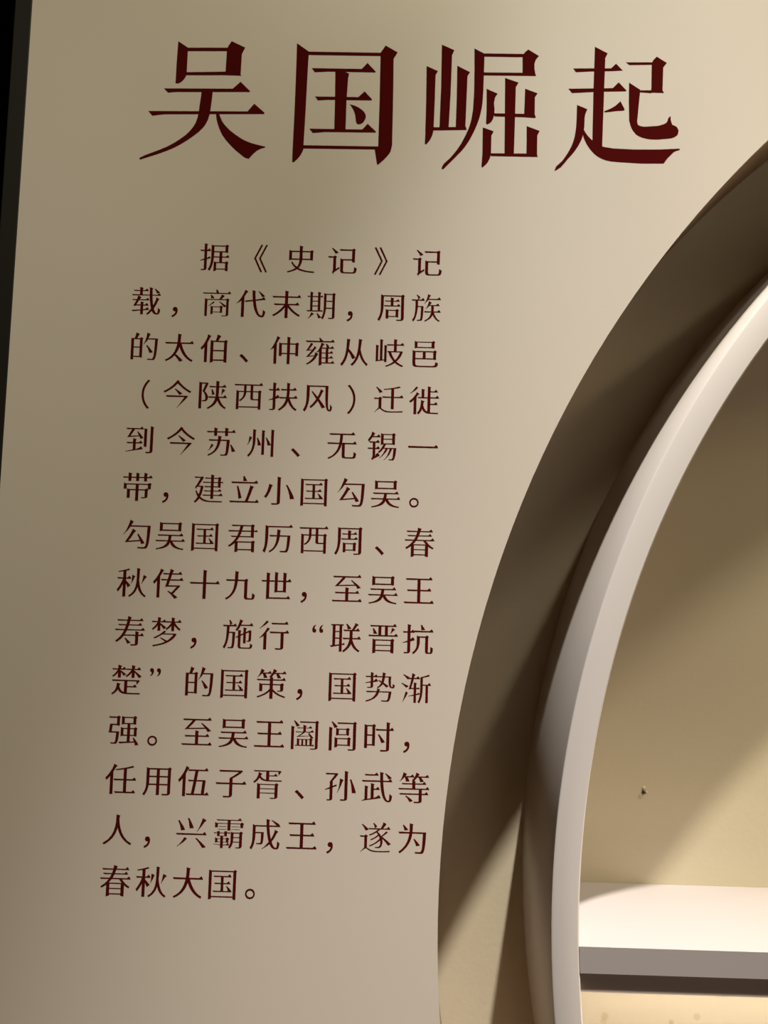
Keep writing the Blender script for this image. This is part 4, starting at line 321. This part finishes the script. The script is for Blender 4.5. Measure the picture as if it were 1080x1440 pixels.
 '载': [[758,787,782,761,800,731,815,701,828,671,841,646,938,673,917,697,886,724,850,752,813,779,782,803], [827,513,812,435,797,387,780,341,760,295,734,248,727,287,720,328,715,372,710,418,705,467,701,517,698,570,973,570,969,585,921,655,853,597,697,597,693,782,713,814,599,846,605,597,378,597,378,717,567,717,563,731,515,801,447,743,378,743,378,784,398,816,286,848,286,743,83,747,109,713,286,717,286,597,32,601,58,566,606,570,611,502,618,434,626,367,635,303,646,243,657,187,670,138,641,98,614,61,586,28,556,-3,520,-31,530,-39,537,-48,543,-57,549,-67,556,-76,587,-52,617,-27,646,-1,673,28,700,59,724,14,752,-18,784,-40,818,-51,856,-55,894,-53,923,-41,946,-15,962,32,971,106,958,114,941,127,923,143,907,158,894,171,891,107,888,55,883,16,875,-8,863,-16,839,-8,817,15,797,49,778,92,761,141,788,185,813,229,835,273,856,318,876,364,893,413,909,425,929,457], [45,78,76,34,323,65,323,-59,413,-59,413,74,607,93,603,109,555,179,487,121,413,104,413,231,584,231,580,250,532,320,464,262,413,262,413,303,433,335,323,367,323,262,185,262,200,286,219,316,238,348,257,380,272,408,605,408,601,424,553,494,485,436,286,436,322,475,342,507,235,563,197,436,47,440,73,404,186,408,141,321,127,292,114,266,100,253,104,242,107,230,109,219,111,209,113,199,121,206,136,214,155,222,177,228,202,231,323,231,323,96]],
 '迁': [[87,776,118,742,144,704,166,664,185,627,203,595,302,627,276,657,238,692,194,728,151,763,112,794], [845,818,790,801,725,784,654,769,577,755,498,742,418,731,339,723,343,713,342,707,343,696,576,721,576,475,290,479,316,436,576,440,576,72,670,72,670,440,972,440,968,463,920,533,852,475,670,475,670,736,718,745,762,753,802,762,840,771,877,783], [272,390,294,422,232,468,180,432,27,436,53,392,179,396,179,101,154,86,131,62,108,33,83,0,54,-34,61,-44,94,-4,130,30,166,56,198,74,223,80,238,75,256,63,276,46,299,28,323,11,366,-11,413,-24,466,-31,526,-34,596,-34,954,-24,954,-14,954,-7,955,0,957,6,962,16,917,11,868,8,815,4,760,2,705,0,650,-2,597,-2,532,0,473,6,420,17,372,33,330,54,272,95]],
 '遂': [[80,770,112,736,138,699,161,661,181,624,199,592,295,622,268,653,230,686,187,721,143,755,103,787], [252,395,274,427,212,473,160,437,28,441,54,401,167,405,167,73,144,58,123,37,102,12,80,-15,55,-42,62,-51,96,-16,132,15,168,39,200,55,226,61,241,57,260,46,281,31,304,15,328,0,372,-20,419,-32,471,-39,530,-42,597,-43,643,-43,696,-42,753,-40,811,-38,865,-36,912,-34,950,-32,950,-22,950,-16,950,-11,952,-6,956,3,912,-1,863,-5,811,-8,758,-11,704,-12,650,-14,599,-14,536,-12,477,-7,423,3,375,17,333,36,310,50,292,61,279,70,266,78,252,84], [428,810,446,783,459,752,469,720,478,689,487,662,286,666,312,632,596,636,561,611,523,584,482,557,438,531,394,507,351,487,309,471,315,464,317,459,319,454,320,448,324,441,364,457,407,476,450,496,492,518,532,543,586,477,546,443,501,409,452,377,401,350,351,329,358,320,358,313,363,301,411,323,462,348,513,377,562,409,605,443,613,428,621,411,628,393,634,376,640,361,603,323,563,287,519,253,472,221,423,193,371,169,317,150,324,144,325,139,325,134,325,128,329,119,377,138,426,159,474,183,522,210,568,240,611,272,650,307,655,263,656,222,653,186,644,157,630,137,611,121,588,110,564,105,497,108,501,97,498,93,495,81,576,78,599,78,619,79,636,81,652,88,669,101,696,132,716,177,727,232,727,294,717,359,761,321,802,279,838,237,870,197,897,163,982,198,957,226,923,257,883,290,840,324,795,358,751,390,711,418,745,442,780,468,816,495,851,523,884,551,834,582,809,554,779,525,748,494,715,465,681,438,664,465,643,492,618,518,593,543,568,566,657,636,960,636,956,650,908,720,840,662,731,662,816,765,836,797,740,851,727,796,712,761,694,726,676,692,658,662,468,671,550,714,539,737,523,757,502,777,480,798,457,822]],
 '邑': [[272,759,723,759,723,610,272,610], [240,784,178,810,178,560,238,580,759,584,771,568,821,574,821,742,843,774,781,820,729,784], [447,443,447,242,213,242,213,443], [541,443,783,443,783,242,541,242], [179,476,117,502,117,76,124,20,149,-16,192,-36,256,-45,345,-47,750,-47,825,-46,878,-38,914,-18,936,21,949,85,933,90,912,98,891,107,871,117,857,125,850,72,841,34,824,9,794,-5,749,-9,339,-9,281,-5,245,5,224,23,215,47,213,77,213,209,816,209,828,193,878,199,878,434,900,466,838,512,786,476]],
 '锡': [[540,605,815,605,815,479,540,479], [540,754,815,754,815,629,540,629], [167,849,148,770,126,720,100,672,71,630,37,592,44,580,51,566,58,550,64,535,68,524,91,548,116,577,142,609,166,642,186,673,440,673,436,696,388,766,320,708,207,708,249,762,269,794], [34,331,60,288,198,292,198,80,196,52,191,28,182,7,172,-9,161,-19,171,-33,178,-51,184,-67,197,-55,220,-38,259,-12,321,24,423,74,414,104,366,174,298,116,282,55,282,292,429,292,425,315,377,385,309,327,282,327,282,496,417,496,413,518,365,588,297,530,84,534,110,492,198,496,198,327], [516,781,454,807,454,427,514,447,540,451,514,395,485,340,452,288,415,242,373,203,387,191,397,177,407,164,432,185,455,205,477,226,499,250,521,279,521,306,607,306,586,259,563,210,538,162,510,115,480,73,447,35,411,5,419,-4,460,29,503,67,546,109,587,154,625,203,657,253,684,306,741,306,723,246,703,186,681,128,656,73,627,22,593,-22,553,-58,561,-67,606,-28,650,16,692,66,732,120,767,178,797,240,819,306,863,306,856,200,849,117,842,56,834,15,823,-6,814,-18,804,-29,791,-33,712,-29,717,-41,717,-48,716,-60,820,-61,842,-61,861,-60,878,-49,890,-31,902,-5,914,32,925,81,935,144,944,223,952,319,953,334,562,334,623,451,842,451,854,435,904,441,904,739,926,771,864,817,812,781]],
 '闾': [[153,803,178,768,198,730,215,691,231,655,246,625,348,657,324,686,291,720,253,755,215,790,182,822], [83,650,83,-63,176,-63,176,586,196,618], [386,577,615,577,615,435,386,435], [362,600,300,626,300,389,360,409,641,413,653,397,703,403,703,558,725,590,663,636,611,600], [335,792,361,750,827,754,827,21,828,3,825,-13,814,-20,675,-19,680,-28,681,-33,681,-38,681,-44,683,-54,731,-54,774,-55,810,-54,840,-51,863,-45,881,-38,897,-30,910,-19,918,-2,921,21,921,746,943,778,881,824,829,788], [321,315,259,341,259,23,319,43,347,47,347,90,684,90,696,74,746,80,746,273,768,305,706,351,654,315], [347,288,659,288,659,117,347,117]],
 '阖': [[156,802,181,769,200,733,216,696,231,661,246,632,342,659,319,688,288,721,251,755,214,788,182,819], [82,648,82,-61,169,-61,169,584,189,616], [338,790,364,752,830,756,830,11,830,-8,825,-25,812,-33,681,-31,685,-41,684,-44,685,-54,733,-55,775,-55,810,-55,839,-52,862,-48,880,-42,895,-35,907,-26,914,-11,917,11,917,744,939,776,877,822,825,786], [260,316,271,319,290,322,321,325,369,329,439,334,535,341,662,349,697,273,776,288,754,316,721,353,684,393,648,432,619,463,791,463,787,464,739,534,671,476,536,476,536,585,736,585,732,585,684,655,616,597,536,597,536,622,556,654,456,686,456,597,261,601,287,581,456,585,456,476,211,480,237,459,458,463,428,440,395,415,362,392,335,373,318,362,298,349,276,335,258,328], [610,412,658,357,331,344,363,362,402,387,443,414,481,440,511,463,681,459], [330,251,268,277,268,70,214,70,214,48,803,48,781,90,733,70,733,209,755,241,693,287,641,251], [340,70,340,236,407,236,407,70], [465,70,465,236,532,236,532,70], [590,70,590,236,659,236,659,70]],
 '陕': [[458,556,470,519,477,483,481,449,483,416,486,385,570,407,563,437,550,467,534,498,516,530,498,566], [809,597,802,535,798,495,795,455,789,417,778,383,790,380,808,410,829,442,853,476,874,511,892,510,912,542], [125,780,63,806,63,-63,154,-63,154,743,269,743,253,699,235,650,216,600,196,551,177,505,219,459,247,414,264,372,272,334,274,299,275,280,276,263,276,247,273,234,266,224,254,216,240,208,226,204,165,206,170,196,171,191,170,187,169,182,168,173,184,172,202,171,220,171,237,171,251,172,271,174,289,176,305,182,323,196,340,214,353,235,361,261,364,291,360,329,348,367,328,408,296,451,252,499,275,548,298,600,322,653,344,706,365,757,318,785,303,781], [611,847,611,671,388,675,414,632,611,636,611,488,611,459,610,427,608,393,605,361,602,330,359,334,385,289,596,293,581,243,562,192,537,141,504,92,461,46,406,4,338,-33,347,-42,352,-50,356,-58,360,-66,365,-76,434,-40,493,-4,543,33,585,72,619,114,646,159,665,207,690,153,719,104,752,61,789,23,830,-11,873,-41,920,-68,926,-57,930,-47,935,-38,940,-29,949,-20,903,7,861,42,825,85,792,132,764,184,739,238,717,293,967,293,963,318,915,388,847,330,698,330,701,361,703,393,705,427,707,459,707,488,707,636,938,636,934,659,886,729,818,671,707,671,707,783,727,815]],
 '雍': [[62,181,77,186,107,192,153,198,222,207,316,220,290,178,262,136,231,96,196,59,157,25,114,-4,66,-29,73,-36,77,-43,80,-50,83,-58,87,-66,158,-31,222,8,280,52,331,103,374,160,408,226,433,261,453,293,348,345,325,246,156,224,189,259,224,297,259,337,294,378,328,421,360,463,389,505,326,546,257,436,136,428,165,462,195,500,225,540,253,581,276,622,201,655,181,608,160,565,139,527,121,498,107,478,91,450,73,420,57,405,60,393,74,396,100,399,136,402,183,406,241,411,217,379,192,348,170,319,151,296,137,282,120,261,103,238,87,217,72,201,58,193], [562,320,689,320,689,184,562,184], [562,345,562,477,689,477,689,345], [682,626,693,604,701,579,708,553,714,528,721,506,561,506,575,530,589,555,602,579,614,603,625,586,645,618,542,671,527,603,511,558,493,511,472,466,449,423,421,383,388,347,398,339,412,349,427,355,444,360,459,368,472,380,472,-88,532,-68,562,-64,562,-10,977,-10,973,9,925,79,857,21,773,21,773,159,932,159,928,172,880,242,812,184,773,184,773,320,931,320,927,333,879,403,811,345,773,345,773,477,954,477,950,494,902,564,834,506,791,524,792,542,782,561,768,579,752,596,734,615,718,636], [562,159,689,159,689,21,562,21], [458,820,469,803,477,782,484,761,490,740,499,722,39,726,65,681,964,685,960,710,912,780,844,722,592,722,578,742,559,764,537,787,514,810,495,831]],
 '霸': [[183,584,183,576,420,576,420,584], [161,499,161,491,421,491,421,499], [574,499,574,491,841,491,841,499], [574,584,574,576,816,576,816,584], [128,679,66,705,66,552,154,552,154,664,450,664,450,465,544,465,544,664,845,664,845,552,935,552,935,637,957,669,895,715,843,679,544,679,544,763,887,763,883,771,835,841,767,783,112,787,138,759,450,763,450,679], [141,435,141,394,36,398,62,374,141,378,141,292,245,292,245,221,146,221,84,247,84,89,144,109,245,113,245,39,28,51,72,45,245,23,245,-63,330,-63,330,23,536,23,532,27,484,97,416,39,330,39,330,113,436,113,448,97,498,103,498,179,520,211,458,257,406,221,330,221,330,292,444,292,444,378,549,378,527,414,444,394,444,435,361,435,361,394,221,394,221,435], [361,378,361,301,221,301,221,378], [622,407,560,433,560,238,561,183,560,126,552,70,533,14,497,-38,515,-48,533,-63,548,-76,573,-42,595,-5,613,35,628,76,637,116,825,116,825,1,826,-12,826,-25,818,-32,717,-32,722,-43,723,-47,723,-58,761,-59,795,-59,824,-59,848,-57,866,-53,881,-47,894,-40,904,-30,911,-17,914,1,914,365,936,397,874,443,822,407], [646,381,825,381,825,270,646,270], [646,250,825,250,825,135,640,135], [162,213,245,213,245,122,162,122], [330,213,418,213,418,122,330,122]],
 '风': [[211,775,149,801,149,495,149,425,148,350,143,273,132,195,114,119,86,46,46,-22,57,-30,70,-42,83,-56,95,-69,104,-79,148,-6,183,75,209,161,227,249,238,336,244,419,246,495,246,737,750,737,752,529,756,353,766,207,782,94,808,12,844,-37,893,-53,923,-51,945,-41,962,-17,974,25,980,91,969,102,954,119,938,139,923,158,912,172,912,121,911,73,910,31,906,2,899,-9,875,10,858,64,849,151,844,268,843,413,843,583,845,775], [598,661,583,590,566,546,548,502,528,459,504,414,337,592,304,574,338,531,369,486,400,440,431,393,465,345,437,300,409,258,380,218,351,181,320,147,287,117,252,90,262,81,270,72,277,61,284,51,292,40,326,66,360,95,393,127,425,161,456,197,486,236,514,277,549,226,577,176,602,128,624,84,645,44,757,69,737,102,712,139,684,178,653,220,621,262,589,305,556,347,577,384,596,421,615,458,632,496,649,534,664,573,678,574,698,606]],
 '（': [[695,380,700,299,713,222,736,149,765,81,802,18,845,-41,894,-96,954,-65,907,-12,867,44,833,104,805,168,785,235,772,306,768,380,772,454,785,525,805,592,833,656,867,716,907,772,954,825,894,856,845,801,802,742,765,679,736,611,713,538,700,461]],
 '）': [[305,380,300,461,287,538,264,611,235,679,198,742,155,801,106,856,46,825,93,772,133,716,167,656,195,592,215,525,228,454,232,380,228,306,215,235,195,168,167,104,133,44,93,-12,46,-65,106,-96,155,-41,198,18,235,81,264,149,287,222,300,299]],
 '，': [[157,-107,215,-80,263,-42,299,4,322,58,330,120,326,159,316,191,299,215,275,230,245,235,221,232,201,223,184,209,173,189,169,163,173,138,184,118,200,103,220,95,244,92,261,94,253,55,237,21,211,-8,177,-33,135,-54]],
}
shapes = {c: [list(zip(k[0::2], k[1::2])) for k in s] for c, s in GLYPH.items()}
INK = 0.00008
NTH = ('first', 'second', 'third', 'fourth')
for n, (c, strokes) in enumerate(TITLE.items()):
    bm = bmesh.new()
    for k, st in enumerate(strokes):          # every brush stroke a thin solid of its own
        y = -INK - k * 0.000003
        P = [(x / 1000, z / 1000) for x, z in st]
        area = sum(P[i - 1][0] * P[i][1] - P[i][0] * P[i - 1][1] for i in range(len(P)))
        if area < 0: P.reverse()
        fr = [bm.verts.new((x, y, z)) for x, z in P]; bk = [bm.verts.new((x, 0.0, z)) for x, z in P]
        for tri in tessellate_polygon([[Vector((x, z, 0.0)) for x, z in P]]):
            bm.faces.new([fr[i] for i in tri]); bm.faces.new([bk[i] for i in tri[::-1]])
        for i in range(len(P)): bm.faces.new((fr[i - 1], bk[i - 1], bk[i], fr[i]))
    o = obj('title_character', bm, M_ink, panel)
    o['label'] = 'large dark red character, %s of the four in the heading' % NTH[n]
MARKS = '，。、“”（）《》'
for line in TEXT:
    row = empty('text_line', (line[0][1] / 1000, 0.0, line[0][2] / 1000))
    row.parent = panel; row.matrix_parent_inverse = Matrix.Translation(-panel.location)
    for c, ox, oz in line:
        ks = [[((ox + x * EM / 1000) / 1000, (oz + z * EM / 1000) / 1000) for x, z in k] for k in shapes[c]]
        g = flat_mesh('punctuation_mark' if c in MARKS else 'character', ks, -INK, INK, M_ink)
        g.parent = row; g.matrix_parent_inverse = Matrix.Translation(-Vector((line[0][1] / 1000, 0.0, line[0][2] / 1000)))

# ------------------------------------------------------------------ the round shelf unit in the opening
unit = tag(empty('display_shelf', (CX, 0.0, CZ - R_OUT)), 'white round ring shaped shelf unit set inside the round opening', 'shelf unit')
B = 0.0024
ring = lathe_y(bmesh.new(), [(R_OUT - B, 0.0), (R_OUT - B * 0.3, B * 0.3), (R_OUT, B), (R_OUT, WALL_Y), (R_IN, WALL_Y), (R_IN, B * 0.6), (R_IN + B * 0.6, 0.0)], CX, CZ)
obj('ring_frame', ring, M_ring, unit, True)
def chord_slab(z0, z1, y0, y1, inset=0.0):
    bm = bmesh.new(); n = 8; top = []; 
    zs = [z0 + (z1 - z0) * i / n for i in range(n + 1)]
    h = [math.sqrt((R_IN - inset) ** 2 - (z - CZ) ** 2) for z in zs]
    out = [(CX - w, z) for w, z in zip(h, zs)] + [(CX + w, z) for w, z in zip(h[::-1], zs[::-1])]
    fr = [bm.verts.new((x, y0, z)) for x, z in out]; bk = [bm.verts.new((x, y1, z)) for x, z in out]
    bm.faces.new(fr); bm.faces.new(bk[::-1])
    for i in range(len(out)): bm.faces.new((fr[i - 1], bk[i - 1], bk[i], fr[i]))
    return bm
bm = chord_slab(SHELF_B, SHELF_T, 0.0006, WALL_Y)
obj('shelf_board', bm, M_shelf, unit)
lb = obj('light_bar', chord_slab(SHELF_B - 0.0172, SHELF_B, 0.004, 0.012), M_bar, unit)
lb['label'] = 'dark grey strip hiding the light under the shelf'
obj('led_strip', box(bmesh.new(), (CX - 0.88, 0.0125, SHELF_B - 0.006), (CX + 0.88, 0.0245, SHELF_B - 0.0005)), M_led, lb)

# ------------------------------------------------------------------ the small things on the back wall
bm = bmesh.new()
lathe_y(bm, [(0.0001, -0.002), (0.0016, -0.0016), (0.0020, 0.0), (0.0001, 0.0)], 0, 0, 20)
screw = obj('wall_screw', bm, M_screw); screw.location = (0.2789, WALL_Y, 1.2730)
tag(screw, 'tiny dark screw head in a chipped hole in the cream wall above the shelf', 'screw')
import random
random.seed(4)
for dx, dz, r in ((0.0003, 0.0042, 0.0022), (-0.0022, -0.0038, 0.0026), (0.0030, 0.0004, 0.0016)):
    bm = bmesh.new(); bmesh.ops.create_icosphere(bm, subdivisions=2, radius=r)
    for v in bm.verts: v.co = Vector((v.co.x, v.co.y * 0.35, v.co.z)) * random.uniform(0.85, 1.15)
    for v in bm.verts: v.co += Vector((dx, 0.0, dz))
    obj('plaster_chip', bm, M_chip, screw).matrix_parent_inverse = Matrix()
